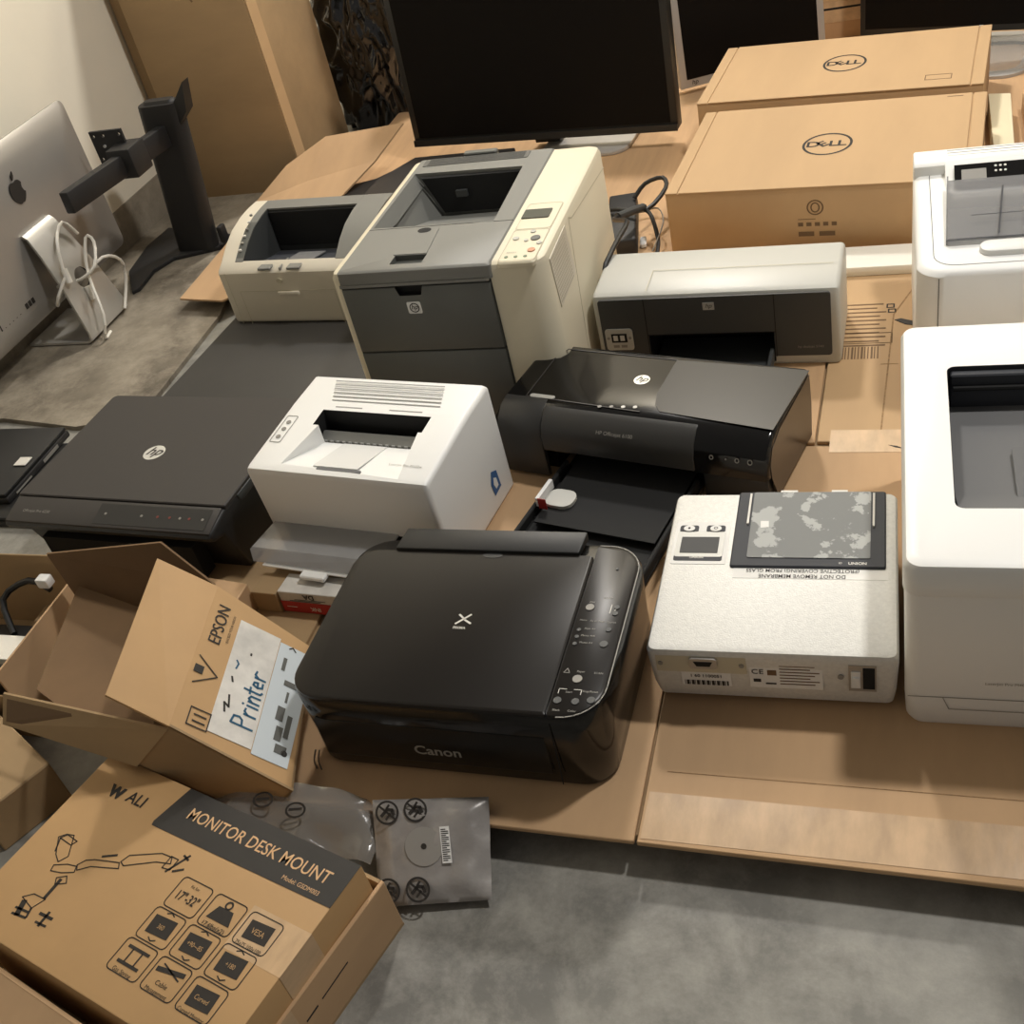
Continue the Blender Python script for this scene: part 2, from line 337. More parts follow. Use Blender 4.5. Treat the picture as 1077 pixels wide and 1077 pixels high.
bd.bm.transform(Matrix(((1, 0, 0, 0), (0, 0, -1, -.006), (0, 1, 0, 0), (0, 0, 0, 1)))); bd = bd.build('badge', P)
M('ink').ring((.158, -.0072, .2705), .010, .010, .002, .0002, FX, FY).text('hp', .014, (.158, -.0074, .272), FX, FY, bold=.01, shear=.3).build('badge_lettering', bd)
cp = M('cream').plate(.336, .408, -.002, .236, .008, H-.004, H+.006, 4, .003); cp = cp.build('control_panel', P)
M('tan').line(rr(.338, .406, .126, .232, .006, 3), .0016, (0, 0, H+.0061), closed=True).line(rr(.338, .406, .004, .122, .006, 3), .0016, (0, 0, H+.0061), closed=True).build('panel_outline', cp)
M('lcd').plate(.338, .392, .168, .204, .002, H+.006, H+.008).build('display', cp)
for x, y, r, mk in ((.350, .088, .006, 'silverplastic'), (.377, .112, .005, 'silverplastic'), (.388, .086, .009, 'greydark'), (.400, .066, .005, 'silverplastic'), (.372, .078, .004, 'silverplastic'), (.392, .040, .007, 'orange')):
    M(mk).disc((x, y, H+.006), r, r, .002).build('button', cp)
for k in range(3): M('green').disc((.350+.018*k, .018, H+.006), .0035, .0035, .001).build('indicator_light', cp)
M('markg').text('READY', .006, (.356, .034, H+.0062)).build('printed_lettering', cp)
vg = M('cream2').poly([(.05, .225), (.17, .232), (.155, .337), (.035, .332)], (W+.0002, 0, 0), (0, 1, 0), (0, 0, 1), .0015)
for i in range(15):
    for k in range(13): vg.use('tan').rect(.054+.0068*i-(k*.001), .0575+.0068*i-(k*.001), .232+.0077*k, .2355+.0077*k, (W+.0018, 0, 0), (0, 1, 0), (0, 0, 1), .0002)
vg.build('side_vent', P)
M('tan').line([(.49, .30), (.21, .325), (.19, .335), (.16, .02)], .0018, (W+.0002, 0, 0), (0, 1, 0), (0, 0, 1)).build('side_seam', P)

# ---------------------------------------------------------------- small beige laser printer
P = thing('laser_printer', 'small beige laser printer with rounded front, left of the tall one', 'printer', (-1.591, 2.179, 0), -3.3)
W, D = .398, .244
prof = [(.006, 0), (0, .012), (0, .138), (.006, .146), (.028, .157), (.07, .182), (.11, .199), (.16, .209), (.20, .212), (D, .211), (D+.01, .2), (D+.01, 0)]
b = M('cream2').prism(prof, 'x', 0, W).bevel(.006, 3, 60)
b.carve(M('charcoal').prism([(.028, .3), (.028, .151), (.034, .132), (.19, .10), (.195, .3)], 'x', .066, .322)); b.build('housing', P)
gz = M('grey')
up = [(.026, .1575), (.07, .1835), (.11, .2005), (.16, .2105), (.20, .2135), (.238, .2135)]
def band(x0, x1, ps, h=.0018): gz.prism([(y, z) for y, z in ps]+[(y, z-.004) for y, z in reversed(ps)], 'x', x0, x1)
band(.044, .066, up); band(.322, W, up); band(.066, .322, [(.192, .2130), (.21, .2140), (.238, .2138)])
gz.build('grey_bezel', P)
M('void').box(.07, .318, .186, .1935, .115, .205).build('output_slot', P)
M('slatedark').prism([(.036, .133), (.16, .108), (.16, .112), (.036, .137)], 'x', .085, .30).build('output_tray', P)
M('slate').prism([(.04, .139), (.13, .121), (.13, .124), (.04, .142)], 'x', .16, .235).build('tray_ribs', P)
st = M('grey').box(.12, .155, -.004, .03, .146, .152); st.box(.178, .182, -.002, .05, .143, .152).box(.20, .235, -.004, .03, .146, .152).bevel(.0015, 1); st.build('paper_stop', P)
gz = M('greydark'); band(.0445, .0655, [(.034, .1625), (.07, .1837), (.11, .2007), (.135, .2060)], .002); gz.build('button_strip', P)
for k in range(6): M('markg' if k % 2 else 'markw').disc((.052, .05+.018*k, .1725+.0095*k), .0038, .0038, .004).build('button' if k > 2 else 'indicator_light', P)
M('tan').line([(.046, 0), (.046, .09), (.31, .09), (.31, 0)], .0016, (0, 0, 0), FX, FY).line([(.02, .002), (.02, .14)], .0016, (0, 0, 0), FX, FY).build('front_seam', P)
M('cream2').box(.155, .213, -.006, .002, .080, .089).bevel(.0015, 2).build('drawer_latch', P)
M('tan').disc((.168, 0, .117), .008, .006, .002, FX, FY).build('badge', P)

# ---------------------------------------------------------------- silver inkjet
P = thing('inkjet_printer', 'silver grey inkjet printer with dark front panel by the boxes', 'printer', (-.572, 1.926, 0), -1.1)
W, D, H = .444, .185, .170
prof = [(.004, .0), (0, .006), (0, .150), (.004, .162), (.014, .167), (.08, .1695), (.14, .172), (.168, .168), (D, .15), (D, 0)]
b = M('silverplastic').prism(prof, 'x', -.022, W+.006).bevel(.016, 4, 60, lambda c: c.x < -.015 or c.x > W)
b.carve(M('void').box(.084, .328, -.02, .10, .008, .078)); b.build('housing', P)
fp = M('charcoal').plate(-.010, .434, .022, .158, (.006, .006, .006, .006), 0, .004, 3)
fp.bm.transform(Matrix(((1, 0, 0, 0), (0, 0, -1, 0), (0, 1, 0, 0), (0, 0, 0, 1)))); fp.carve(M('void').box(.084, .328, -.02, .03, .0, .076)); fp.build('front_panel', P)
M('void').line([(.082, .022), (.082, .158)], .0015, (0, -.0042, 0), FX, FY).line([(.331, .022), (.331, .158)], .0015, (0, -.0042, 0), FX, FY).line([(.082, .077), (.331, .077)], .0015, (0, -.0042, 0), FX, FY).build('panel_seam', P)
M('tan').line([(.088, .004), (.088, .085)], .0012, (0, 0, .1712)).line([(.088, .085), (W-.01, .083)], .0012, (0, 0, .1712)).build('lid_seam', P)
tr = M('charcoal').box(.09, .324, -.085, .09, .006, .012); tr.box(.09, .096, -.085, -.005, .012, .022).box(.318, .326, -.085, 0, .012, .04).box(.09, .26, -.085, -.06, .012, .022); tr.bevel(.002, 1); tr.build('paper_tray', P)
M('markw').box(.10, .106, -.03, -.022, .012, .03).build('paper_guide', P)
cpn = M('silverplastic').plate(-.004, .052, .046, .094, .006, 0, .003, 4)
cpn.bm.transform(Matrix(((1, 0, 0, 0), (0, 0, -1, -.004), (0, 1, 0, 0), (0, 0, 0, 1)))); cpn = cpn.build('control_panel', P)
M('void').rect(.008, .040, .064, .084, (0, -.0071, 0), FX, FY).build('display', cpn)
M('markw').rect(.012, .021, .068, .080, (0, -.0075, 0), FX, FY).rect(.026, .035, .068, .080, (0, -.0075, 0), FX, FY).build('display_icon', cpn)
M('markg').rect(.010, .022, .052, .058, (0, -.0071, 0), FX, FY).rect(.026, .038, .052, .058, (0, -.0071, 0), FX, FY).build('button', cpn)
for x in (.002, .046): M('markg').disc((x, -.007, .074), .003, .003, .001, FX, FY).build('button', cpn)
bd = M('chrome').rect(.197, .219, .130, .146, (0, -.004, 0), FX, FY, .001).build('badge', P)
M('ink').text('hp', .013, (.208, -.0052, .139), FX, FY, shear=.3).build('badge_lettering', bd)
M('markg').text('hp deskjet 5740', .0075, (.395, -.0042, .042), FX, FY).build('printed_lettering', P)
M('void').box(.0, .435, .01, .17, -.001, .003).build('foot_strip', P)

# ---------------------------------------------------------------- flat matte black multifunction printer
P = thing('inkjet_printer', 'matte black flatbed inkjet printer with silver badge on lid', 'printer', (-1.588, 1.282, 0), -3.5)
W, D, H = .465, .368, .144
prof = [(-.012, .112), (-.016, .122), (-.008, .131), (.036, .1395), (D, .1395), (D, .012), (D-.01, 0), (.05, 0), (.018, .10), (-.004, .106)]
b = M('dark2').prism(prof, 'x', 0, W).bevel(.008, 3, 60, lambda c: c.x < .01 or c.x > W-.01); b.build('housing', P)
ld = M('dark').plate(-.001, W+.001, .046, D+.004, (.004, .004, .012, .012), .1385, .146, 4, .0018).build('scanner_lid', P)
hp_badge(ld, (.225, .185, .146), .022)
ct = M('dark').loft([[(x, y, z) for x, y, z in ((.003, -.012, .1245), (W-.003, -.012, .1245), (W-.003, .043, .139), (.003, .043, .139))], [(x, y, z+.0055) for x, y, z in ((.003, -.012, .1245), (W-.003, -.012, .1245), (W-.003, .043, .139), (.003, .043, .139))]]).bevel(.003, 2).build('control_strip', P)
YS = Vector((0, .055, .0145)).normalized(); OS = Vector((0, -.012, .130)); 
M('dark2').rect(.205, .448, .006, .05, OS+Vector((0, 0, .0001)), FX, YS, .0006).build('control_panel', ct)
for x, mk in ((.225, 'markg'), (.305, 'markg'), (.34, 'reddim'), (.366, 'reddim'), (.388, 'markg'), (.408, 'reddim'), (.436, 'markg')):
    M(mk).disc(OS+Vector((x, 0, .0008))+YS*.028, .0026, .0026, .0006, FX, YS).build('button', ct)
M('markg').text('Officejet Pro 6230', .0085, OS+Vector((.065, 0, .0002))+YS*.024, FX, YS).build('printed_lettering', ct)
M('charcoal').prism([(.09, .120), (.20, .120), (.21, .1385), (.085, .1385)], 'x', W-.006, W+.003).bevel(.003, 2).build('side_handle', P)
M('void').box(.06, .40, -.002, .03, .012, .085).build('paper_opening', P)

# ---------------------------------------------------------------- small white laser printer
P = thing('laser_printer', 'small white laser printer with open clear front paper tray', 'printer', (-1.069, 1.33, 0), -7.4)
W, D = .356, .25
prof = [(.012, 0), (.006, .03), (-.004, .196), (0, .206), (.01, .209), (.17, .223), (D, .226), (D+.008, .218), (D+.012, 0)]
b = M('white').prism(prof, 'x', 0, W).bevel(.009, 3, 60, lambda c: c.x < .01 or c.x > W-.01)
rc = M('white').loft([[(.066, .016, .30), (.300, .006, .30), (.283, .128, .30), (.088, .128, .30)], [(.066, .016, .208), (.300, .006, .206), (.283, .128, .178), (.088, .128, .178)]])
sl = M('void').box(.074, .292, .117, .157, .160, .26)
b.carve(rc, sl, M('void').box(.03, .322, -.04, .05, .02, .085)); b.build('housing', P)
M('grey').prism([(.119, .163), (.132, .163), (.140, .190), (.134, .193), (.119, .184)], 'x', .078, .288).build('output_bar', P)
rb = M('ventlight')
for k in range(16): rb.box(.085+.0125*k, .091+.0125*k, .1175, .120, .172, .1845)
rb.build('paper_fingers', P)
M('whiteshade').prism([(.02, .2068), (.115, .1815), (.115, .1832), (.02, .2085)], 'x', .128, .215).build('output_flap', P)
M('slate').plate(.140, .226, .010, .0165, .002, .2075, .2095).build('flap_grip', P)
th = .0835
XV, YV = (1, 0, 0), Vector((0, 1, th)).normalized()
v = M('ventlight')
for k in range(6): v.rect(.058+.004*k, .282+.003*k, .236-.0105*k, .2385-.0105*k, (0, 0, .2088), XV, YV, .0004)
for x0, x1 in ((.095, .15), (.205, .27)): v.rect(x0, x1, .166, .1685, (0, 0, .2088), XV, YV, .0004)
v.build('vent_slots', P)
cl = M('white').line(rr(.012, .034, .066, .135, .003, 3), .0014, (0, 0, .2090), XV, YV, closed=True).build('control_panel', P); cl.data.materials[0] = K['markg']
for y, mk in ((.08, 'markg'), (.10, 'markg'), (.118, 'markg')): M(mk).disc(Vector((.023, 0, .2092))+YV*y, .0045, .0045, .0006, XV, YV).build('button', cl)
M('markg').text('LaserJet Pro M102w', .0075, Vector((.300, 0, .2090))+YV*.036, XV, YV).build('printed_lettering', P)
tw = M('white').loft([[(.03, -.085, .058), (.262, -.085, .058), (.262, .03, .035), (.03, .03, .035)], [(.03, -.085, .064), (.262, -.085, .064), (.262, .03, .042), (.03, .03, .042)]])
tw.box(.115, .165, -.099, -.08, .054, .063); tw.box(.12, .16, -.07, -.03, .055, .066).box(.19, .245, -.075, -.03, .055, .066).box(.05, .10, -.075, -.04, .055, .066); tw.bevel(.002, 1).build('paper_tray', P)
kc = M('tray_clear').loft([[(.002, -.066, .080), (.262, -.066, .084), (.270, .02, .088), (.012, .02, .084)], [(.004, -.064, .0825), (.260, -.064, .0865), (.268, .02, .0905), (.014, .02, .0865)]])
kc.hexa([(.012, -.080, .064), (.262, -.080, .064), (.260, -.066, .084), (.004, -.066, .080), (.012, -.082, .066), (.262, -.082, .066), (.260, -.068, .086), (.002, -.068, .082)])
kc.build('tray_cover', P)
M('bluedk').poly([(.185, .035), (.212, .038), (.208, .075), (.190, .084), (.180, .062)], (W+.0005, 0, 0), (0, 1, 0), (0, 0, 1), .0005).build('blue_sticker', P)
M('paper').poly([(.193, .045), (.203, .046), (.201, .064), (.192, .070), (.188, .058)], (W+.0012, 0, 0), (0, 1, 0), (0, 0, 1), .0003).build('sticker_print', P)

# ---------------------------------------------------------------- black glossy inkjet with long front tray
P = thing('inkjet_printer', 'glossy black inkjet printer with silver badge and long front tray', 'printer', (-.709, 1.623, 0), -12.9)
W, D, H = .520, .186, .143
prof = [(.186, .0), (.192, .07), (.186, .138), (.180, .142), (.01, .142), (-.016, .136), (-.034, .118), (-.042, .095), (-.040, .066), (-.01, .060), (-.005, .0)]
b = M('gloss').prism(prof, 'x', 0, W)
for k in b.bm.verts:
    if k.co.x < .01 and k.co.z > .1: k.co.x += .01
b.bevel(.012, 4, 60, lambda c: c.x < .03 or c.x > W-.01)
b.carve(M('void').box(.105, .452, -.06, .14, -.02, .066), M('gloss').prism([(-.05, .112), (.04, .130), (.062, .140), (.071, .156), (.064, .25), (-.05, .25)], 'z', -.02, .2)); b.build('housing', P)
M('side_reflection').poly([(-.006, .012), (.178, .006), (.184, .07), (.180, .132), (.02, .132), (-.02, .120), (-.033, .095), (-.030, .068)], (W+.0004, 0, 0), (0, 1, 0), (0, 0, 1), .0008).build('side_panel', P)  # brown reflection of the cardboard is part of this side's colour
M('glossb').poly([(.30, .03), (.315, .012), (.517, .0), (.523, .176), (.285, .168), (.290, .06)], (0, 0, .1422), h=.0012).build('lid_panel', P)
M('dark').line([(.055, .012), (.052, .15), (.066, .17), (.285, .17)], .0025, (0, 0, .1424)).line([(.055, .012), (.28, .006)], .0025, (0, 0, .1424)).build('lid_seam', P)
hp_badge(P, (.246, .098, .142), .0145)
bp = M('satin').prism([(-.007, .1405), (-.018, .1375), (-.0365, .119), (-.0445, .096), (-.043, .07), (-.038, .07), (-.038, .096), (-.03, .117), (-.016, .134), (-.007, .137)], 'x', .105, .392).bevel(.008, 3, 60, lambda c: c.x > .38); bp.build('front_cover', P)
M('satin').prism([(.012, .1428), (-.016, .1370), (-.0345, .118), (-.0425, .096), (-.0405, .006), (-.03, .004), (-.03, .095), (-.01, .13), (.012, .138)], 'x', .014, .102).bevel(.005, 2, 60).build('cartridge_door', P)
M('chrome').plate(.062, .112, .010, .020, .005, .142, .1436, 4).build('model_badge', P)
N1 = Vector((0, -.0205, .0125)).normalized()
for k in range(4): M('markg' if k < 2 else 'markw').disc((.205+.021*k, .006+.0035*k, .1424), .0038, .0038, .001).build('button', P)
M('markg').text('HP Officejet 6100', .0095, (.248, -.0375, .1195), FX, Vector((0, .02, .022)).normalized(), bold=.004).build('printed_lettering', P)
for x, r in ((.424, .0038), (.449, .0015), (.468, .004), (.490, .0045)):
    M('markg').ring((x, -.0418, .104), r, r*1.1, .0016, .0004, FX, Vector((0, .008, .022)).normalized(), 16).build('indicator_light', P)
tr = M('void').box(.128, .388, -.275, .11, .008, .016); tr.box(.128, .136, -.275, -.02, .016, .034).box(.380, .388, -.275, -.02, .016, .034).box(.128, .388, -.275, -.268, .016, .026).bevel(.002, 1); tr = tr.build('paper_tray', P)
M('void').box(.15, .375, -.19, .09, .028, .031).build('output_tray', P)
pg = M('paper').box(.139, .146, -.155, -.10, .034, .052); pg.use('silverplastic').prism(rr(.146, .20, -.15, -.105, .018, 4), 'z', .0315, .038); pg.build('paper_guide', P)
M('red').rect(.146, .162, .034, .056, (0, -.158, 0), FX, FY, .001).build('red_mark', P)
M('dark2').box(.0, .10, .0, .18, .0, .01).build('foot_strip', P)
M('dark2').prism([(.40, -.030), (.514, -.030), (.514, .17), (.40, .17)], 'z', 0, .062).bevel(.004, 2).build('lower_body', P)

# ---------------------------------------------------------------- glossy black scanner printer in front
P = thing('inkjet_printer', 'large glossy black all-in-one scanner printer in the front row', 'printer', (-.818, .888, 0), -.3)
W, D, H = .458, .335, .151
def ring(i, r, z, fy=0.): return [(x, y, z) for x, y in rr(i, W-i, i+fy, D-i, (max(r-i, .004),)*4, 8)]
b = M('gloss').loft([ring(.008, .05, .0, .003), ring(.004, .05, .008, .002), ring(.003, .055, .06, .001), ring(.001, .055, .115), ring(0, .055, .140), ring(.003, .055, .146), ring(.008, .055, .1475)])
b.build('housing', P)
ld = M('glossb').loft([[(x, y, z) for x, y in rr(.004+i, .384-i, .002+i, .302, (.050-i, .003, .003, .035), 8)] for i, z in ((0, .146), (0, .1505), (.003, .1525))]).build('scanner_lid', P)
M('dark2').disc((.228, .297, .1526), .016, .006, .0005).build('lid_notch', ld)
M('markw').line([(.214, .152), (.232, .171)], .003, (0, 0, .1527)).line([(.215, .170), (.223, .163)], .003, (0, 0, .1527)).line([(.226, .160), (.236, .154)], .003, (0, 0, .1527)).text('PIXMA', .0065, (.222, .144, .1527), bold=.02).build('printed_logo', ld)
cpn = M('glossb').loft([[(x, y, z) for x, y in rr(.3865, .454-i, .002+i, .325-i, (.003, .055-i, .05, .003), 8)] for i, z in ((0, .146), (0, .151), (.003, .1528))]).build('control_panel', P)
ed = rr(.3865, .4555, .0005, .3265, (.003, .056, .051, .003), 8)
tm = M('markg').line(ed[9:30][:20], .0016, (0, 0, .1505)); tm.build('silver_trim', cpn)
Zc = .1529
bt = [(.402, .196, .0062), (.440, .198, .004), (.440, .186, .004), (.402, .196, .0), (.414, .064, .0066), (.436, .128, .0058), (.396, .026, .0055), (.420, .026, .0052), (.440, .030, .0055), (.396, .152, .003), (.396, .139, .003), (.396, .126, .003), (.437, .155, .004), (.425, .275, .002)]
for x, y, r in bt:
    if r: M('charcoal' if r < .006 else 'markg').disc((x, y, Zc), r, r, .0012, n=14).build('button', cpn)
for s_, x, y in (('ON', .403, .206), ('SETUP', .424, .216), ('Menu', .398, .171), ('Fit to Page', .418, .170), ('Copies', .438, .169), ('Plain A4', .411, .155), ('Photo 4x6', .411, .142), ('Photo A4', .411, .129), ('Paper', .416, .077), ('SCAN', .440, .076), ('Start', .408, .041), ('Stop/Reset', .436, .044), ('Black', .398, .010), ('Color', .419, .010)):
    M('markg').text(s_, .0047, (x, y, Zc), bold=.005).build('printed_lettering', cpn)
M('markg').line([(.393, .074), (.397, .082), (.401, .074)], .001, (0, 0, Zc), closed=True).build('printed_symbol', cpn)
tx = M('markw').line([(.432, .186), (.432, .203)], .0012, (0, 0, Zc)).line([(.438, .192), (.440, .196)], .0012, (0, 0, Zc)).line([(.394, .038), (.394, .046), (.404, .046)], .0009, (0, 0, Zc)).line([(.414, .046), (.424, .046), (.424, .038)], .0009, (0, 0, Zc)).build('printed_marks', cpn)
hc = M('dark2').loft([[(.066, .302, .1475), (.362, .302, .1475), (.368, .343, .1475), (.074, .343, .1475)], [(.066, .302, .158), (.362, .302, .158), (.368, .343, .164), (.074, .343, .164)]]).bevel(.003, 2).build('rear_paper_cover', P)
M('markg').text('Canon', .0235, (.213, -.0006, .058), FX, Vector((0, .004, .06)).normalized(), bold=.02, sx=1.12).build('maker_lettering', P)
M('void').line([(.385, .012), (.387, .060), (.388, .135)], .0016, (0, -.0006, 0), FX, FY).build('front_seam', P)
M('glossb').prism([(.035, .03), (.375, .03), (.375, .105), (.035, .105)], 'y', -.0002, .012).bevel(.003, 2).build('paper_output_door', P)
for x in (.03, .40): M('void').plate(x, x+.03, .05, .08, .005, -.0005, .004).build('foot', P)
M('cableg').tube([(.012, .004, .03), (.008, -.004, .015), (.010, -.008, .0015)], .0012, 6).tube([(.018, .004, .03), (.016, -.005, .016), (.018, -.009, .0015)], .0012, 6).build('wire_ends', P)

# ---------------------------------------------------------------- silver-white glass-topped scanner
P = thing('document_scanner', 'speckled silver-white scanner with grey glass plate and small screen', 'scanner', (-.336, 1.046, 0), 1.2)
W, D, H = .329, .335, .114
b = M('offwhite').loft([[(x, y, z) for x, y in rr(i, W-i, f, D-i, .010, 4)] for i, f, z in ((.010, .022, .006), (.006, .012, .012), (.003, .004, .04), (0, .0, .095), (0, -.001, .107), (.003, .001, .1125), (.008, .007, .114))])
b.carve(M('void').box(-.01, .008, .145, .150, .09, .099), M('void').box(W-.008, W+.01, .150, .155, .09, .099)); b.build('housing', P)
tf = M('slate').plate(.098, .313, .164, .333, .004, .1135, .118, 3, .002).build('glass_frame', P)
tf.data.materials[0] = K['slatedark']
M('film').plate(.121, .292, .182, .330, .003, .1178, .1192, 3).build('glass_plate', tf)
cf = M('markw'); cf.box(.115, .118, .255, .325, .118, .121).box(.2945, .2975, .25, .325, .118, .121).box(.16, .185, .3325, .337, .112, .117).box(.235, .258, .3325, .337, .112, .117).build('clip', tf)
M('paper').poly([(.135, .262), (.147, .262), (.148, .248), (.136, .246)], (0, 0, .1193)).build('tape_corner', tf)
M('markw').text('UNION', .0075, (.275, .1715, .1181), bold=.02).text('ID', .005, (.252, .172, .1181)).build('maker_lettering', tf)
pn = M('paper').plate(.010, .091, .171, .265, .003, .1138, .1146, 3).build('control_panel', P)
M('slatedark').plate(.014, .085, .178, .190, .003, .1145, .1153).build('panel_trim', pn)
M('silverplastic').plate(.014, .085, .186, .242, .004, .1145, .1156).build('display_frame', pn)
M('lcdgrey').plate(.0215, .0775, .194, .229, .001, .1155, .1163).build('display', pn)
for x in (.030, .070):
    M('slatedark').plate(x-.014, x+.014, .241, .256, .004, .1145, .1156).build('button_surround', pn)
    M('paper').disc((x, .248, .1155), .0085, .0065, .0016, n=18).build('button', pn)
M('ink').disc((.030, .248, .1171), .002, .002, .0003, n=8).ring((.070, .248, .1171), .003, .003, .001, .0003, n=12).build('button_symbol', pn)
M('markw').text('UNION', .006, (.048, .184, .1154), bold=.02).build('maker_lettering', pn)
lb = M('paper').rect(.104, .316, .143, .164, (0, 0, .1140), h=.0004).build('warning_label', P)
M('ink').text('DO NOT REMOVE MEMBRANE', .0105, (.200, .1480, .1145), (-1, 0, 0), (0, -1, 0), bold=.004, sx=.84).text('(PROTECTIVE COVERING) FROM GLASS', .0098, (.200, .1592, .1145), (-1, 0, 0), (0, -1, 0), bold=.004, sx=.90).build('printed_lettering', lb)
pt = M('tan').rect(.012, .134, .072, .103, (0, .002, 0), FX, FY, .003).build('connector_plate', P)
sp = M('silver').plate(.058, .096, .083, .102, .005, 0, .004, 4); sp.bm.transform(Matrix(((1, 0, 0, 0), (0, 0, -1, -.001), (0, 1, 0, 0), (0, 0, 0, 1)))); sp = sp.build('serial_port', pt)
M('void').poly([(.064, .097), (.090, .097), (.086, .088), (.068, .088)], (0, -.0051, 0), FX, FY).build('port_socket', sp)
for x in (.018, .128): M('markg').disc((x, -.0012, .088), .0035, .0035, .001, FX, FY, 12).build('screw', pt)
bl = M('paper').rect(.044, .112, .044, .070, (0, .002, 0), FX, FY, .0012).build('barcode_label', P)
bc = M('ink')
for k in range(26):
    x = .048+.0023*k; bc.rect(x, x+.0009+.0007*((k*5) % 3), .045, .054, (0, .0007, 0), FX, FY)
bc.text('1 60 1100051', .008, (.078, .0007, .063), FX, FY, bold=.02).build('barcode', bl)
rl = M('paper').rect(.137, .233, .045, .102, (0, .002, 0), FX, FY, .0012).build('rating_label', P)
rp = M('inksoft')
for k in range(8): rp.rect(.177, .229-.006*(k % 3), .0935-.0058*k, .0952-.0058*k, (0, .0007, 0), FX, FY)
rp.rect(.140, .170, .093, .097, (0, .0007, 0), FX, FY).rect(.161, .173, .070, .080, (0, .0007, 0), FX, FY)
rp.build('printed_lines', rl)
M('ink').text('CE', .013, (.148, .0006, .076), FX, FY, bold=.01, space=1.1).rect(.142, .152, .056, .062, (0, .0007, 0), FX, FY).rect(.158, .172, .052, .055, (0, .0007, 0), FX, FY).build('printed_lettering', rl)
pw = M('silver').rect(.266, .301, .048, .097, (0, .002, 0), FX, FY, .003).build('power_inlet', P)
M('void').rect(.284, .299, .053, .093, (0, -.0012, 0), FX, FY, .0005).build('socket', pw)
M('paper').rect(.269, .281, .055, .086, (0, -.0012, 0), FX, FY, .0012).rect(.2705, .2795, .066, .076, (0, -.0022, 0), FX, FY, .003).build('rocker_switch', pw)
M('markg').disc((.256, .001, .073), .004, .004, .002, FX, FY, 12).build('screw', P)
for x in (.04, .27): M('void').plate(x, x+.025, .03, .055, .004, 0, .008).build('foot', P); M('void').plate(x, x+.025, .28, .305, .004, 0, .008).build('foot', P)

# ---------------------------------------------------------------- large white laser printer at the right
P = thing('laser_printer', 'large white laser printer with grey tray well at right front', 'printer', (-.004, 1.036, 0), .9)
W, D, H = .412, .538, .288
def wr(i, z): return [(x, y, z) for x, y in rr(i, W-i, i, D-i, .018, 5)]
b = M('white').loft([wr(.010, 0), wr(.006, .01), wr(.004, .05), wr(.003, .236), wr(.003, .239)]); WC = lambda: M('slatedark').loft([[(x, y, .30) for x, y in rr(.061, .352, .105, .420, .012, 5)], [(x, y, .276) for x, y in rr(.061, .352, .108, .420, .012, 5)], [(x, y, .226) for x, y in rr(.063, .350, .20, .420, .012, 5)]])
b.carve(WC()); b.build('lower_housing', P)
b = M('white').loft([wr(.001, .2395), wr(.0, .242), wr(0, .276), wr(.004, .285), wr(.012, .288)])
b.carve(WC()); b.build('top_housing', P)
M('slate').prism([(.115, .2755), (.20, .229), (.405, .226), (.405, .2285), (.20, .2335), (.115, .279)], 'x', .066, .347).build('output_tray', P)
M('slatedark').box(.066, .347, .405, .4185, .226, .282).bevel(.002, 1).build('output_slot', P)
M('slate').plate(.14, .28, .16, .29, .004, .240, .2415).build('tray_flap', P)
rl = M('void').tube([(.07, .402, .262), (.34, .402, .262)], .004, 8, 0).build('output_roller', P)
M('markg').line([(.008, .058), (.40, .058)], .0012, (0, .0035, 0), FX, FY).line([(.05, .058), (.058, .036), (.34, .036)], .001, (0, .0035, 0), FX, FY).build('front_seam', P)
M('markg').text('LaserJet Pro M404n', .0065, (.125, .003, .088), FX, FY).build('printed_lettering', P)

# ---------------------------------------------------------------- white printer with smoked flap behind
P = thing('laser_printer', 'white printer with smoked clear flap behind the large white one', 'printer', (.010, 1.775, 0), 1.0)
W, D, H = .40, .43, .272
def r2(i, z, y1=D): return [(x, y, z) for x, y in rr(i, W-i, i, y1-i, (.045, .045, .015, .015), 8)]
b = M('white').loft([r2(.006, 0), r2(0, .015), r2(0, .252), r2(.004, .258), r2(.012, .262)])
b.build('housing', P)
M('white').prism([(.37, .258), (.37, .280), (.378, .286), (.425, .288), (.432, .27), (.432, .2)], 'x', .0, W).bevel(.004, 2, 60).build('rear_cap', P)
M('markg').rect(.06, .36, .395, .398, (0, 0, .2865)).rect(.06, .36, .405, .408, (0, 0, .287)).rect(.06, .36, .415, .418, (0, 0, .2875)).build('vent_slots', P)
M('slate').line(rr(.028, .37, .022, .40, .035, 6), .0014, (0, 0, .2622), closed=True).build('lid_seam', P)
M('slate').line([(.035, .015), (.035, .25)], .0016, (0, -.0003, 0), FX, FY).build('front_seam', P)
M('whiteshade').prism([(.30, .26), (.375, .26), (.375, .284), (.36, .284)], 'x', .055, .39).build('panel_slope', P)
cpn = M('gloss').hexa([(.07, .300, .2635), (.39, .300, .2635), (.39, .352, .283), (.07, .352, .283), (.07, .297, .268), (.39, .297, .268), (.39, .349, .288), (.07, .349, .288)]).build('control_panel', P)
YP = Vector((0, .052, .0197)).normalized(); OP = Vector((0, .297, .2682))
M('markg').rect(.082, .124, .012, .042, OP, FX, YP, .001).build('display', cpn)
for k in range(6): M('markw').disc(OP+Vector((.140+.008*(k % 3), 0, .0002))+YP*(.034+.012*(k//3)), .0024, .0024, .0006, FX, YP, 10).build('button', cpn)
kf = M('smoke').hexa([(.048, .09, .270), (.40, .09, .270), (.40, .285, .286), (.056, .285, .286), (.048, .09, .2725), (.40, .09, .2725), (.40, .285, .2885), (.056, .285, .2885)])
kf.hexa([(.048, .09, .263), (.0505, .09, .263), (.0585, .30, .263), (.056, .30, .263), (.048, .09, .271), (.0505, .09, .271), (.0585, .30, .290), (.056, .30, .290)])
kf.build('smoked_flap', P)
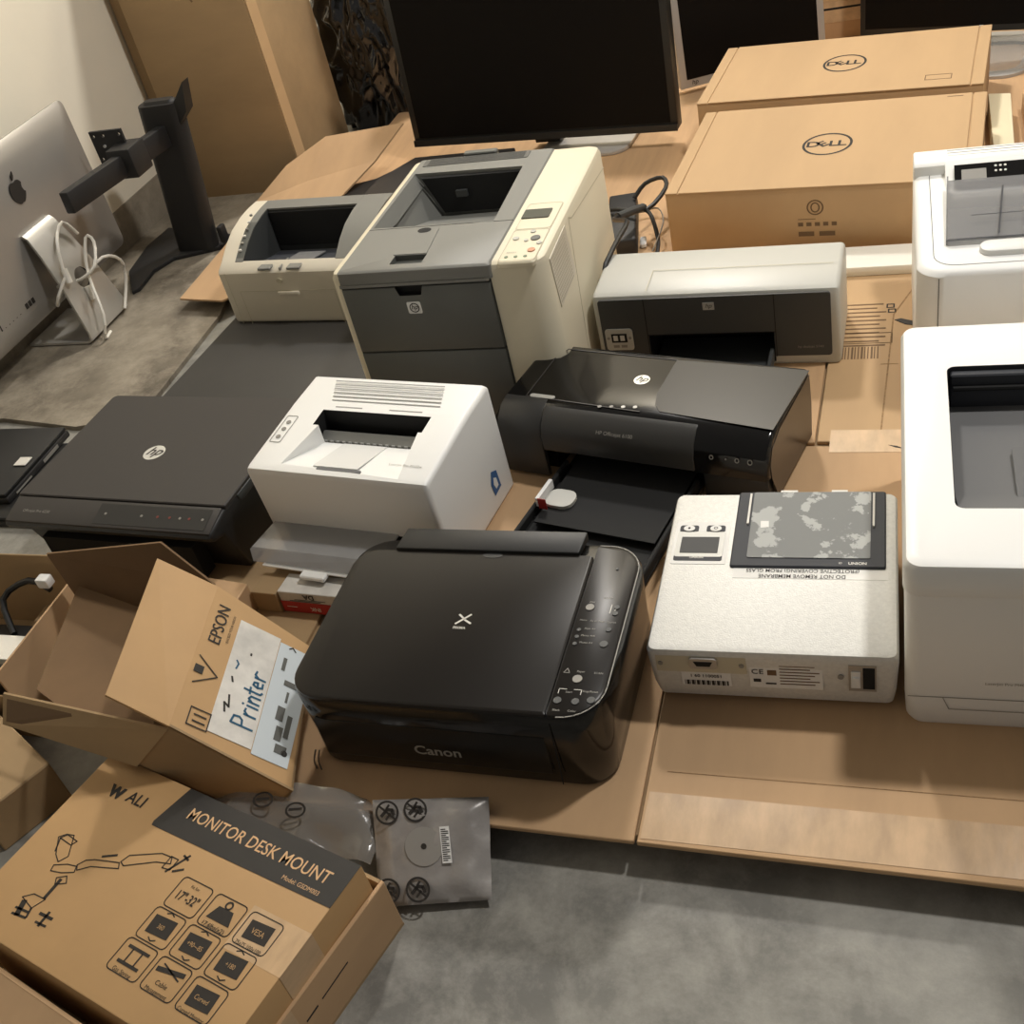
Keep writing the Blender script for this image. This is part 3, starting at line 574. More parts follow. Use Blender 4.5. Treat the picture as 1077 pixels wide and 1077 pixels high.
M('slatedark').line([(.13, .09), (.145, .24)], .003, (0, 0, .2730), FX, Vector((0, .195, .016)).normalized()).line([(.19, .09), (.20, .24)], .003, (0, 0, .2730), FX, Vector((0, .195, .016)).normalized()).line([(.09, .15), (.40, .155)], .002, (0, 0, .2730), FX, Vector((0, .195, .016)).normalized()).line([(.05, .005), (.40, .005)], .003, (0, .085, .2733)).build('flap_ribs', P)
M('whiteshade').prism(rr(.10, .24, .045, .085, .018, 5), 'z', .258, .272).bevel(.003, 2).build('tray_handle', P)

# ---------------------------------------------------------------- boxed laptops / keyboards with an oval logo
def flat_carton(loc, yaw, W, D, H, label, logo_xy, s):
    P = thing('cardboard_box', label, 'box', loc, yaw, 'flat brown shipping cartons with a round printed logo')
    M('card2').box(0, W, 0, D, 0, H-.003).bevel(.002, 2).build('carton_body', P)
    lid = M('card2').box(.030, W-.030, -.0015, D, H-.003, H).bevel(.001, 1).build('lid', P)
    for x0, x1 in ((-.001, .027), (W-.027, W+.001)): M('card2').prism([(x0, -.001), (x1, -.001), (x1, D), (x0, D)], 'z', H-.004, H-.0005).bevel(.001, 1).build('side_flap', P)
    lx, ly = logo_xy; lg = M('ink').ring((lx, ly, H+.0002), .056*s, .060*s, .006*s, .0003)
    for ch, dx, ang in (('D', -.032, 0), ('E', -.010, 38), ('L', .013, 0), ('L', .032, 0)):
        a = R(ang); lg.text(ch, .040*s, (lx+dx*s, ly, H+.0002), (math.cos(a), math.sin(a), 0), (-math.sin(a), math.cos(a), 0), bold=.02, sx=1.1)
    lg.build('printed_logo', lid)
    return P, lid
P, lid = flat_carton((-.527, 2.409, 0), -4, .660, .462, .149, 'brown carton with oval logo, the nearer of the two, behind the silver inkjet', (.330, .218), 1.0)
p = M('inksoft').ring((.330, -.0004, .100), .018, .018, .003, .0003, FX, FY).ring((.330, -.0004, .100), .010, .012, .003, .0003, FX, FY)
for k in range(5): p.rect(.292+.018*k, .303+.018*k, .056, .065, (0, -.0004, 0), FX, FY)
for k in range(2): p.rect(.292+.045*k, .326+.045*k, .032, .043, (0, -.0004, 0), FX, FY)
p.rect(.292, .330, .072, .0735, (0, -.0004, 0), FX, FY).ring((.575, -.0004, .03), .016, .016, .003, .0003, FX, FY); p.build('printed_symbols', P)
M('inksoft').rect(.575, .61, .445, .448, (0, 0, .1492)).build('printed_lines', lid)
P, lid = flat_carton((-.529, 2.935, 0), -5, .690, .40, .150, 'brown carton with oval logo, the farther of the two, below the silver framed monitor', (.345, .205), .98)
M('inksoft').line(q(.555, .615, .045, .075), .002, (0, 0, .1502), closed=True).build('printed_symbols', lid)
tag(M('foam').box(-.30, .02, 2.250, 2.345, 0, .022).bevel(.003, 2).build('foam_strip'), 'white foam strip in front of the nearer logo carton', 'foam')
tag(M('foamy').prism([(.178, 2.68), (.222, 2.67), (.232, 3.04), (.180, 3.05)], 'z', 0, .055).bevel(.003, 2).build('foam_strip'), 'upright cream board edge to the right of the logo cartons', 'foam')
tag(M('card').box(.26, .62, 2.60, 3.05, 0, .05).bevel(.003, 2).build('cardboard_box'), 'plain brown box at the right edge beyond the cream board', 'box')

# ---------------------------------------------------------------- power brick and leads
P = thing('power_adapter', 'black power adapter with tangled leads behind the silver inkjet', 'adapter', (-.665, 2.53, 0), 10)
M('blackmetal').box(-.035, .035, -.13, .13, .002, .045).bevel(.006, 3).build('adapter_body', P)
M('cable').tube([(.03, .08, .05), (.06, .10, .075), (.105, .085, .09), (.11, .04, .08), (.06, -.03, .065), (-.01, .01, .06), (-.04, .03, .05)], .0055).tube([(.06, -.03, .066), (.075, -.08, .07), (.085, -.12, .03), (.08, -.16, .012)], .005).build('power_lead', P)
M('cable').tube([(.06, -.03, .075), (.0, -.12, .10), (.0, -.20, .13), (.035, -.32, .178), (.015, -.41, .180), (.0, -.47, .177), (-.010, -.50, .165), (-.016, -.515, .10)], .0055).build('power_lead', P)
M('charcoal').tube([(.055, -.035, .075), (.03, -.075, .088), (.0, -.12, .10)], .010, 10).build('lead_plug', P)
M('cableg').tube([(.06, 0, .05), (.09, -.02, .06), (.10, -.08, .05), (.07, -.16, .02)], .0018, 6).build('thin_wire', P)
M('paper').box(.04, .055, -.10, -.06, .001, .014).bevel(.003, 1).build('white_clip', P)

# ---------------------------------------------------------------- dark flat things on the floor
tag(M('sheet').prism([(-1.645, 1.706), (-1.024, 1.706), (-1.02, 2.42), (-1.60, 2.44)], 'z', -.05, 0).bevel(.003, 2).build('flat_panel'), 'dark grey flat panel lying on the floor in front of the beige printer', 'panel')
P = thing('flatbed_scanner', 'black flat device partly hidden behind the tall laser printer', 'scanner', (-1.30, 2.80, 0), 0)
M('dark2').prism([(-.27, -.24), (.25, -.24), (.25, .19), (-.10, .19), (-.17, .10), (-.24, .07)], 'z', 0, .045).bevel(.006, 2).build('device_base', P)
M('dark').prism([(-.16, -.20), (.24, -.20), (.24, .185), (-.07, .185), (-.14, .05)], 'z', .0455, .062).bevel(.004, 2).build('device_lid', P)

# ---------------------------------------------------------------- stacked laptops at the left edge
def laptop(loc, yaw, w, d, label):
    P = thing('laptop', label, 'laptop', loc, yaw, 'closed black laptops stacked at the left edge')
    M('blackmetal').box(0, w, 0, d, 0, .016).bevel(.004, 2).build('laptop_base', P)
    M('dark2').box(.002, w-.002, .002, d-.002, .0175, .026).bevel(.003, 2).build('laptop_lid', P)
    M('markg').line([(w+.0004, 0), (w+.0004, 0)], .001).rect(.03, .09, .005, .009, (w, 0, 0), (0, 1, 0), (0, 0, 1), .0006).rect(.14, .20, .004, .012, (w, 0, 0), (0, 1, 0), (0, 0, 1), .0006).build('side_ports', P)
    return P
laptop((-2.02, 1.45, -.05), 0, .38, .27, 'bottom black laptop of the pair at the left edge')
P = laptop((-2.17, 1.49, -.0235), 1, .345, .25, 'upper black laptop with silver sticker, pushed further left than the one below')
M('markw').box(.30, .332, .10, .13, .027, .030).bevel(.001, 1).build('silver_sticker', P)

# ---------------------------------------------------------------- aluminium all-in-one computer seen from behind
P = thing('desktop_computer', 'silver aluminium all-in-one computer with fruit emblem, back turned towards us', 'computer', (-2.13, 2.268, -.038), 0)
Wd = .65; z0, z1 = .088, .512
def cr(i, x): return [(x, a, z) for a, z in rr(-Wd/2+i, Wd/2-i, z0+i, z1-i, max(.022-i*.2, .006), 5)]
M('silver').loft([cr(0, -.030), cr(0, -.024), cr(.012, -.014), cr(.05, -.004), cr(.12, .002), cr(.19, .004)]).build('back_shell', P)
M('screen').prism([(-Wd/2+.01, z0+.08), (Wd/2-.01, z0+.08), (Wd/2-.01, z1-.01), (-Wd/2+.01, z1-.01)], 'x', -.0312, -.0302).build('screen_glass', P)
AX, AY = (0, 1, 0), (0, 0, 1)
ap = []
for k in range(40):
    t = 2*math.pi*k/40; r = .030*(1+.06*math.cos(2*t)); x, y = r*math.sin(t)*.98, r*math.cos(t)
    if y > 0: y -= .007*math.exp(-(x/.010)**2)
    else: y += .004*math.exp(-(x/.008)**2)
    dx, dy = x-.034, y-.004
    d = math.hypot(dx, dy)
    if d < .015: x, y = .034+dx/d*.015, .004+dy/d*.015
    if y < -.008: x *= 1-.25*((-y-.008)/.02)
    ap.append((x, y))
lf = [(-.001, .030), (.001, .041), (.008, .048), (.0105, .050), (.009, .040), (.004, .033)]
e = M('ink').poly(ap, (.0012, -.005, .397), AX, AY, .0034).poly(lf, (.0012, -.005, .397), AX, AY, .0034).build('emblem', P)
pv = M('ink')
for k in range(6): pv.rect(-.268+.016*k, -.264+.016*k, .150, .166, (-.004, 0, 0), AX, AY, .0012)
for k in range(3): pv.rect(-.16+.014*k, -.150+.014*k, .150, .164, (-.002, 0, 0), AX, AY, .0012)
pv.build('ports', P)
leg = M('silverleg'); th_ = .006; hw = .095
path = [(.0, .306), (.012, .308), (.024, .298), (.042, .25), (.066, .16), (.083, .06), (.088, .028), (.086, .010), (.074, .0035), (.04, .003), (-.12, .003)]
pr = []
for i, p in enumerate(path):
    a, b = path[max(i-1, 0)], path[min(i+1, len(path)-1)]; dx, dz = b[0]-a[0], b[1]-a[1]; l = math.hypot(dx, dz); pr.append((p[0]-dz/l*-th_*-.5, p[1]+dx/l*-th_*-.5))
out = [(x, z) for x, z in path]; inn = []
for i, p in enumerate(path):
    a, b = path[max(i-1, 0)], path[min(i+1, len(path)-1)]; dx, dz = b[0]-a[0], b[1]-a[1]; l = math.hypot(dx, dz); inn.append((p[0]+dz/l*th_, p[1]-dx/l*th_))
leg.prism(out+inn[::-1], 'y', -hw, hw)
for v in leg.bm.verts:
    t_ = max(0, min(1, v.co.z/.30)); v.co.y = v.co.y*(1-.36*t_)-.012*t_
hole = M('ink').disc((-.05, 0, .150), .027, .027, .25, (0, 1, 0), (0, 0, 1), 28)
leg.carve(hole); leg.build('stand', P)
# white power lead looped through the stand
cb = thing('power_cable', 'white power cable looped through the hole of the silver computer stand', 'cable', (-2.13, 2.268, -.05), 0)
M('cablew').tube([(.005, -.035, .155), (.075, -.02, .165), (.12, .0, .19), (.11, .05, .235), (.085, .055, .245), (.09, .0, .17), (.13, -.06, .08), (.115, -.075, .02), (.10, -.03, .012)], .0042).tube([(.072, .0, .158), (.105, .06, .185), (.115, .11, .15), (.10, .115, .09), (.10, .06, .03)], .0042).tube([(.072, -.06, .205), (.060, -.02, .275), (.050, .04, .30), (.062, .062, .255)], .0042).tube([(.075, -.062, .20), (.055, -.10, .16), (.03, -.09, .13), (.012, -.03, .14)], .0042).build('cable', cb)
M('cablew').tube([(.078, -.064, .18), (.072, -.055, .215)], .009, 10, 0).build('cable_plug', cb); M('cablew').tube([(.083, -.015, .105), (.078, -.012, .14)], .009, 10, 0).build('cable_plug', cb)

# ---------------------------------------------------------------- black monitor mount column
P = thing('monitor_stand', 'black free-standing monitor mount with curved foot and arm', 'monitor stand', (-1.975, 2.66, -.038), 0)
bs = []
for k in range(13):
    t = k/12; a = R(200-160*t*0); 
arc_o, arc_i = [], []
for k in range(11):
    t = k/10; x = -.05-.22*math.sin(t*1.45)*.9; y = .30*(1-t)**1.0*0
c0 = [(-.10, -.225), (-.185, -.10), (-.215, .06), (-.205, .18), (-.10, .15), (.06, .10), (.065, .02), (.00, -.005), (-.07, -.03), (-.098, -.10), (-.085, -.205)]
M('blackmetal').prism(c0, 'z', 0, .012).bevel(.003, 2).build('foot', P)
col = M('blackmetal').loft([[(x*sx+ox, y+oy, z) for x, y in rr(-.066, .066, -.028, .028, .026, 5)] for sx, z, ox, oy in ((1, .012, -.012, .03), (1, .432, .046, .03), (.97, .438, .046, .03))]); col.build('column', P)
M('blackmetal').loft([[(x+.046, y+.03, .4385) for x, y in rr(-.05, .05, -.018, .018, .016, 4)], [(x+.046, y+.03, .446) for x, y in rr(-.045, .045, -.014, .014, .013, 4)]]).build('column_cap', P)
M('blackmetal').hexa([(.098, .01, .38), (.138, .0, .415), (.138, .04, .415), (.098, .04, .38), (.102, .01, .438), (.158, .0, .492), (.158, .035, .492), (.102, .04, .438)]).build('top_bracket', P)
arm = M('blackmetal').hexa([(-.040, -.395, .326), (-.012, -.398, .326), (.055, .01, .326), (.025, .015, .326), (-.040, -.392, .382), (-.012, -.395, .382), (.055, .01, .384), (.025, .015, .384)]).bevel(.004, 2).build('arm', P)
M('dark2').hexa([(-.0095, -.375, .336), (-.0125, -.375, .336), (.022, -.165, .336), (.025, -.165, .336), (-.0095, -.375, .350), (-.0125, -.375, .350), (.022, -.165, .350), (.025, -.165, .350)]).build('arm_groove', arm)
M('blackmetal').box(-.022, .052, -.185, -.105, .318, .398).bevel(.006, 2).build('arm_joint', P)
vp = M('blackmetal').box(-.085, .015, -.135, -.127, .345, .435)
vp.carve(*[M('ink').disc((x, -.11, z), .005, .005, .04, (1, 0, 0), (0, 0, 1), 12) for x in (-.075, -.045, .005) for z in (.36, .422)]); vp = vp.build('mount_plate', P)
M('chrome').disc((-.05, -.135, .395), .004, .004, .004, FX, FY, 10).build('screw', vp)
M('blackmetal').box(.072, .088, .02, .05, .02, .07).bevel(.004, 2).build('cable_clip', P)

# ---------------------------------------------------------------- tall carton, panel and bin bag at the back
P = thing('cardboard_box', 'tall brown carton standing in the corner by the cream wall', 'box', (-2.205, 3.07, -.05), 0)
M('card3').box(0, .405, 0, .39, 0, .95).bevel(.003, 2).build('carton_body', P)
M('card2').box(.4052, .408, .004, .06, 0, .945).build('glued_edge', P)
M('inksoft').line([(.20, .74), (.215, .70), (.225, .64), (.24, .60)], .006, (0, -.0003, 0), FX, FY).line([(.205, .74), (.235, .68), (.24, .62)], .003, (0, -.0003, 0), FX, FY).build('torn_mark', P)
tag(M('card3').box(-2.264, -2.209, 3.11, 3.14, -.05, .9).bevel(.002, 1).build('cardboard_sheet'), 'brown cardboard sheet standing between the wall and tall carton', 'cardboard')
bm_ = bmesh.new(); bmesh.ops.create_icosphere(bm_, subdivisions=6, radius=1)
for v in bm_.verts:
    d = v.co.copy(); n1 = noise.noise(d*2.3+Vector((3, 1, 0))); n2 = abs(noise.noise(d*3.6+Vector((0, 4, 1))))+.5*abs(noise.noise(d*8)); n3 = abs(noise.noise(d*15))
    m_ = max(abs(d.x), abs(d.y), abs(d.z)*.9); d2 = d.lerp(d/m_, .55); s_ = 1+.12*n1-.26*n2+.06; v.co = Vector((d2.x*.215*s_, d2.y*.19*s_, max(-.40, d2.z*.44*s_)))
g = M('bag'); g.bm.free(); g.bm = bm_
o = g.build('bin_bag', ang=80); o.location = (-1.675, 3.70, .33); tag(o, 'crumpled black plastic bag between tall carton and big monitor', 'bag')

# ---------------------------------------------------------------- monitors along the back
def monitor(label, loc, yaw, w, h, bez, mk, zb, tilt=0, foot=None, grp='flat monitors standing along the back'):
    P = thing('monitor', label, 'monitor', loc, yaw, grp); t = math.tan(R(tilt))
    def sl(x0, x1, za, zb_, y0, y1): return [(x0, y0+za*t, za), (x1, y0+za*t, za), (x1, y1+za*t, za), (x0, y1+za*t, za), (x0, y0+zb_*t, zb_), (x1, y0+zb_*t, zb_), (x1, y1+zb_*t, zb_), (x0, y1+zb_*t, zb_)]
    M(mk).hexa(sl(0, w, zb, zb+h, 0, .045)).bevel(.004, 2).build('monitor_frame', P)
    M('screen').hexa(sl(bez, w-bez, zb+bez*1.15, zb+h-bez, -.001, .0)).build('screen', P)
    M(mk).hexa(sl(w/2-.04, w/2+.04, .015, zb+h*.45, .05, .09)).bevel(.004, 2).build('stand_neck', P)
    return P
P = monitor('big black monitor tilted behind the tall laser printer', (-1.412, 3.10, 0), -5.2, .812, .50, .020, 'bezel', .048, 4)
M('silverbez').prism(rr(.40, .665, -.035, .19, .06, 6), 'z', 0, .012).bevel(.003, 2).build('stand_foot', P)
M('bezel').hexa([(.0, -.004, .048), (.812, -.004, .048), (.812, .0, .048), (.0, .0, .048), (.0, -.002, .066), (.812, -.002, .066), (.812, .004, .066), (.0, .004, .066)]).build('lower_bezel', P)
P = monitor('silver framed monitor behind the big black one, beside the logo cartons', (-.655, 3.40, 0), 24, .45, .38, .022, 'silverbez', .02, 4)
M('silverbez').prism(rr(.10, .35, -.05, .16, .05, 6), 'z', 0, .012).bevel(.003, 2).build('stand_foot', P)
M('ink').text('hp', .02, (.045, -.0022+.036*.07, .036), FX, FY, shear=.2).build('badge', P)
P = monitor('black monitor with silver ring foot at the top right edge', (-.150, 3.60, 0), -14, .62, .38, .016, 'bezel', .050, 4)
ft = M('silverbez').prism(rr(.28, .50, -.22, .12, .08, 8), 'z', 0, .008)
ft.carve(M('ink').prism(rr(.31, .47, -.18, .04, .05, 8), 'z', -.02, .03)); ft.build('stand_foot', P)
M('markw').box(.335, .345, -.003, .012, .055, .068).build('badge', P)
tag(M('wrap').prism(rr(.14, .34, 3.30, 3.50, .05, 6), 'z', .012, .04).bevel(.008, 2).build('plastic_wrap'), 'clear plastic wrap lying over the silver ring foot', 'wrap')
P = thing('cardboard_box', 'brown taped carton glimpsed between the silver monitor and right monitor', 'box', (-.30, 3.72, 0), 4)
M('card').box(0, .22, 0, .3, 0, .30).bevel(.004, 2).build('carton_body', P)
M('tape').box(-.001, .221, -.0012, -.0004, .06, .12).build('packing_tape', P)
M('void').box(.0, .22, -.0018, -.0012, .098, .104).build('flap_gap', P)

# ---------------------------------------------------------------- small boxes between the printers
P = thing('cardboard_box', 'white and red ink box under the open paper tray', 'box', (-1.005, 1.190, 0), -4)
M('card3').box(-.052, -.002, .0, .05, 0, .044).bevel(.001, 1).build('carton_body', P)
M('paper2').box(0, .15, .005, .05, 0, .047).bevel(.001, 1).build('sleeve', P)
M('red').rect(0, .15, .002, .026, (0, .0045, 0), FX, FY, .0006).build('red_band', P)
M('ink').text('DA', .015, (.060, .0040, .040), (-1, 0, 0), (0, 0, -1), bold=.02).rect(.03, .09, .031, .032, (0, .0042, 0), FX, FY).rect(.02, .08, .028, .029, (0, .0042, 0), FX, FY).build('printed_lettering', P)
M('markw').rect(.01, .03, .014, .0152, (0, .0036, 0), FX, FY).text('INK', .012, (.066, .0036, .013), (-1, 0, 0), (0, 0, -1), bold=.02).build('printed_lettering', P)
tag(M('card').hexa([(-1.20, 1.08, .0), (-1.065, 1.10, .0), (-1.06, 1.20, .0), (-1.15, 1.22, 0), (-1.20, 1.08, .03), (-1.065, 1.10, .055), (-1.06, 1.20, .058), (-1.15, 1.22, .05)]).bevel(.002, 1).build('cardboard_box'), 'small plain brown box wedged behind the tipped open carton', 'box')

# ---------------------------------------------------------------- tipped open carton with a label
P = thing('cardboard_box', 'open tipped brown carton with white label and blue handwriting', 'box', (-.95, .92, -.05), 0)
off = Vector((-.95, .92, 0))
def V3(x, y, z): return Vector((x, y, z+Z0))-off
A1, A2, B1, B2 = V3(-.932, .795, .185), V3(-.994, 1.063, .185), V3(-.800, .808, .045), V3(-.890, 1.056, .045)
e1 = (B1-A1).normalized(); e2 = (A2-A1).normalized(); nn = e1.cross(e2).normalized()
if nn.z < 0: nn = -nn
B2 = B2-nn*(B2-A1).dot(nn)
Hh = .105; D1, D2, C1, C2 = A1-nn*Hh, A2-nn*Hh, B1-nn*Hh*.82, B2-nn*Hh*.82
def panel(mk, a, b, c, d, t=.0035, n=None):
    a, b, c, d = map(Vector, (a, b, c, d)); n = n or (b-a).cross(d-a).normalized()
    return M(mk).hexa([tuple(p) for p in (a, b, c, d)]+[tuple(p-n*t) for p in (a, b, c, d)])
lab = panel('kraft', A1, B1, B2, A2, n=nn).build('labelled_side', P)
f1 = (A1-D1).normalized()
panel('card3', A1, B1, C1, D1, n=Vector((0, -1, 0))).build('front_side', P)
panel('card3', A2, B2, C2, D2, n=Vector((0, 1, 0))).build('rear_side', P)
panel('inside', D1, C1, C2, D2, n=-nn).build('underside', P)  # interior shade is in the colour here and on the inner flaps
panel('card3', B1, C1, C2, B2, n=e1).build('bottom_panel', P)
FA, FB = A1-e1*.092-nn*.004, A2-e1*.098-nn*.012
M('kraft').hexa([tuple(p) for p in (A1-nn*.0005, A2-nn*.0005, FB, FA)]+[tuple(p-nn*.0035) for p in (A1, A2, FB, FA)]).build('flap', P)
# front flap runs to the left and slightly down, rear flap stands up, lower flap follows the underside
p1 = A1+Vector((-.004, -.002, -.006)); p2 = D1+Vector((0, -.003, 0)); pT = V3(-1.272, .852, .152); pB = V3(-1.278, .826, .112)
M('card3').hexa([tuple(p) for p in (p1, pT, pB, p2)]+[tuple(p+Vector((0, .0035, 0))) for p in (p1, pT, pB, p2)]).build('flap', P)
def fq(a, b_): return p1.lerp(pT, a).lerp(p2.lerp(pB, a), b_)+Vector((0, -.0004, 0))
fp2 = [fq(.55, .12), fq(.97, .12), fq(.97, .85), fq(.45, .62)]
M('inksoft').hexa([tuple(p+Vector((0, -.0006, 0))) for p in fp2]+[tuple(p) for p in fp2]).build('printed_patch', P)
p3, p4 = A2+nn*.002, D2
rf_ = [V3(-1.02, 1.085, .165), V3(-1.095, 1.10, .238), V3(-1.355, 1.12, .188), V3(-1.345, 1.12, .06), V3(-1.06, 1.085, .09)]
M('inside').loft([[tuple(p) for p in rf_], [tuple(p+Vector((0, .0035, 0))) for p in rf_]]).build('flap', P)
df_ = [D1, D2, V3(-1.318, 1.112, .125), V3(-1.246, .884, .128)]
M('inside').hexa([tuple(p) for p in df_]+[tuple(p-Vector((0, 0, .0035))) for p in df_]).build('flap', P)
# label: U runs with the handwriting (towards the back), Vv down the slope
L0 = (A1+nn*.0006); Ux = e2; Vx = -(nn.cross(e2)).normalized()
if Vx.dot(e1) < 0: Vx = -Vx
def LP(u, v): return L0+Ux*u+Vx*v
XW, YW = Ux, -Vx
def dec(mk, u0, u1, v0, v1, h=.0004, lift=0): 
    return M(mk).rect(u0, u1, -v1, -v0, L0+nn*lift, XW, YW, h)
dec('paper2', .018, .232, .050, .118).build('paper_label', lab)
dec('bluegrey', .012, .226, .119, .176).build('paper_label', lab)
strokes = [[(0, 0), (0, 1.4)], [(0, 1.4), (.5, 1.3), (.55, .95), (.4, .75), (0, .7)], [(.85, 0), (.85, .75)], [(.85, .5), (1.05, .75), (1.25, .72)], [(1.5, 0), (1.5, .7)], [(1.5, .95), (1.52, 1.0)], [(1.8, 0), (1.8, .7)], [(1.8, .45), (2.0, .72), (2.2, .6), (2.22, 0)], [(2.55, 1.15), (2.55, .1), (2.7, 0)], [(2.35, .75), (2.8, .78)], [(2.95, .38), (3.3, .42), (3.25, .65), (3.05, .68), (2.95, .38), (3.05, .08), (3.35, .1)], [(3.6, 0), (3.6, .7)], [(3.6, .45), (3.8, .72), (4.05, .66)]]
hw_ = M('blue')
for st_ in strokes: hw_.line([(.048+.0255*x, -.112+.024*y) for x, y in st_], .0032, L0+nn*.0008, XW, YW)
hw_.line([(.14, -.064), (.15, -.066), (.155, -.062)], .0025, L0+nn*.0008, XW, YW).build('handwriting', lab)
M('ink').line([(.06, -.066), (.075, -.062), (.07, -.070), (.09, -.066)], .003, L0+nn*.0008, XW, YW).line([(.115, -.065), (.123, -.062)], .003, L0+nn*.0008, XW, YW).line([(.175, -.08), (.178, -.08)], .003, L0+nn*.0008, XW, YW).build('pen_marks', lab)
pp = M('greyvent')
for u0, u1, v0, v1 in ((.05, .075, .145, .156), (.085, .11, .140, .152), (.06, .10, .158, .166), (.12, .14, .148, .152), (.15, .16, .14, .165), (.03, .045, .15, .168), (.175, .20, .130, .136)): pp.rect(u0, u1, -v1, -v0, L0+nn*.0008, XW, YW)
pp.build('printed_lines', lab)
M('ink').disc(L0+nn*.0008+Ux*.034+Vx*.166, .005, .005, .0003, XW, YW, 14).line([(.22, -.135), (.225, -.14), (.219, -.146)], .002, L0+nn*.0008, XW, YW).build('printed_symbols', lab)
M('ink').text('EPSON', .027, LP(.205, .022), XW, YW, bold=.006, sx=.95).text('EXCEED YOUR VISION', .0055, LP(.205, .040), XW, YW).build('printed_lettering', lab)
M('ink').line([(.015, -.020), (.045, -.020), (.045, -.05), (.015, -.05)], .0018, L0+nn*.0004, XW, YW, closed=True).line([(.024, -.045), (.024, -.027)], .0022, L0+nn*.0004, XW, YW).line([(.035, -.045), (.035, -.027)], .0022, L0+nn*.0004, XW, YW).line([(.085, -.010), (.11, -.042), (.135, -.008)], .0018, L0+nn*.0004, XW, YW).rect(.104, .118, -.020, -.006, L0+nn*.0004, XW, YW).build('printed_symbols', lab)

# ---------------------------------------------------------------- open carton full of leads at the left edge
P = thing('cardboard_box', 'open brown carton of cables and adapters at the left edge', 'box', (-1.60, 1.06, -.05), 0)
def wall_(x0, x1, y0, y1, h, nm, mk='card3'): M(mk).box(x0, x1, y0, y1, 0, h).bevel(.0012, 1).build(nm, P)
wall_(-.26, .235, .125, .129, .172, 'rear_side'); wall_(-.26, .235, -.135, -.131, .10, 'front_side'); wall_(-.26, -.256, -.131, .125, .16, 'end_side')
M('card').hexa([(.231, -.131, 0), (.235, -.131, 0), (.235, .125, 0), (.231, .125, 0), (.222, -.131, .148), (.226, -.131, .148), (.233, .085, .152), (.229, .085, .152)]).build('end_side', P)
wall_(-.256, .231, -.131, .125, .004, 'bottom_panel')
P = thing('power_adapter', 'black adapter with white plug inside the open carton at left', 'adapter', (-1.60, 1.06, -.046), 0)
M('blackmetal').box(.04, .17, -.06, .06, 0, .06).bevel(.008, 2).build('adapter_body', P)
M('cable').tube([(.10, .03, .065), (.06, .08, .10), (.12, .10, .13), (.17, .09, .12)], .006).tube([(.05, .0, .06), (.0, .05, .09), (-.1, .06, .08), (-.16, 0, .06)], .006).tube([(.15, -.05, .07), (.05, -.09, .09), (-.05, -.05, .08), (-.12, -.08, .05)], .006).build('power_lead', P)
M('paper').box(.150, .175, .085, .105, .125, .145).bevel(.003, 2).build('white_plug', P)
tag(M('foam').plate(-1.535, -1.435, 1.02, 1.075, .012, .017, .031, 4).build('cable_box'), 'white rounded charger lying among cables in the left carton', 'charger')
tag(M('blackmetal').tube([(-1.72, .96, .04), (-1.66, 1.03, .055), (-1.58, .98, .06), (-1.50, 1.06, .05), (-1.44, .98, .05)], .007).tube([(-1.70, 1.0, .05), (-1.6, .95, .062), (-1.5, .97, .056), (-1.42, 1.02, .055)], .006).build('power_cable'), 'black cables heaped in the open carton at the left edge', 'cable', dz=False)
P = thing('cardboard_box', 'dark shaded brown carton corner at the lower left edge', 'box', (-1.32, .81, -.05), -28)
M('card3').box(-.26, .075, -.07, .05, 0, .085).bevel(.002, 1).build('carton_body', P)
M('card3').hexa([(-.26, -.072, .085), (.076, -.072, .085), (.076, -.085, .02), (-.26, -.085, .02), (-.26, -.068, .085), (.076, -.068, .085), (.076, -.082, .02), (-.26, -.082, .02)]).build('flap', P)

# ---------------------------------------------------------------- monitor arm box in an open tray carton
yaw = -16; W, D, H = .437, .245, .142
P = thing('cardboard_box', 'printed brown monitor mount box with dark title band', 'box', (-1.114, .562, -.044), yaw)
M('kraft').box(-.028, W, -.036, D, 0, H).bevel(.002, 2).build('carton_body', P)
top = H+.0003
bd = M('banner').poly([(.136, D-.001), (W, D-.001), (W, D-.064), (.126, D-.068), (.124, D-.062)], (0, 0, top)).build('title_band', P)
M('bannertext').text('MONITOR DESK MOUNT', .0245, (.288, D-.033, top+.0003), bold=.006, sx=.90).text('Model: GSDM003', .0088, (.382, D-.055, top+.0003), sx=.95).build('printed_lettering', bd)
M('ink').text('w', .036, (.036, D-.046, top), bold=.03, shear=-.15).text('ALI', .024, (.074, D-.047, top), bold=.015).build('printed_logo', P)
ar = M('ink')
def shape(P_, w=.0014): ar.line(P_, w, (0, 0, top), closed=True)
shape([(.129, .117), (.133, .129), (.174, .150), (.192, .151), (.197, .143), (.176, .137), (.137, .114)]); shape([(.074, .088), (.080, .098), (.091, .104), (.128, .115), (.134, .108), (.094, .094), (.080, .082)])
shape([(.190, .134), (.190, .152), (.203, .152), (.203, .136)]); ar.line([(.199, .132), (.214, .163)], .003, (0, 0, top)).line([(.206, .160), (.216, .157)], .003, (0, 0, top)).line([(.208, .136), (.220, .144)], .003, (0, 0, top)).line([(.098, .112), (.116, .122)], .003, (0, 0, top))
shape([(.045, .066), (.042, .074), (.060, .083), (.075, .086), (.079, .078), (.062, .070)]); shape([(.068, .054), (.062, .062), (.074, .070), (.082, .062)])
shape([(.031, .087), (.012, .108), (.020, .116), (.032, .119), (.051, .092), (.044, .080)]); ar.line([(.026, .090), (.016, .108)], .002, (0, 0, top)); shape([(.016, .108), (.022, .116), (.044, .114), (.040, .106)])
ar.line([(.070, .062), (.071, .034)], .005, (0, 0, top)); shape([(.040, .022), (.052, .032), (.074, .033), (.066, .016)])
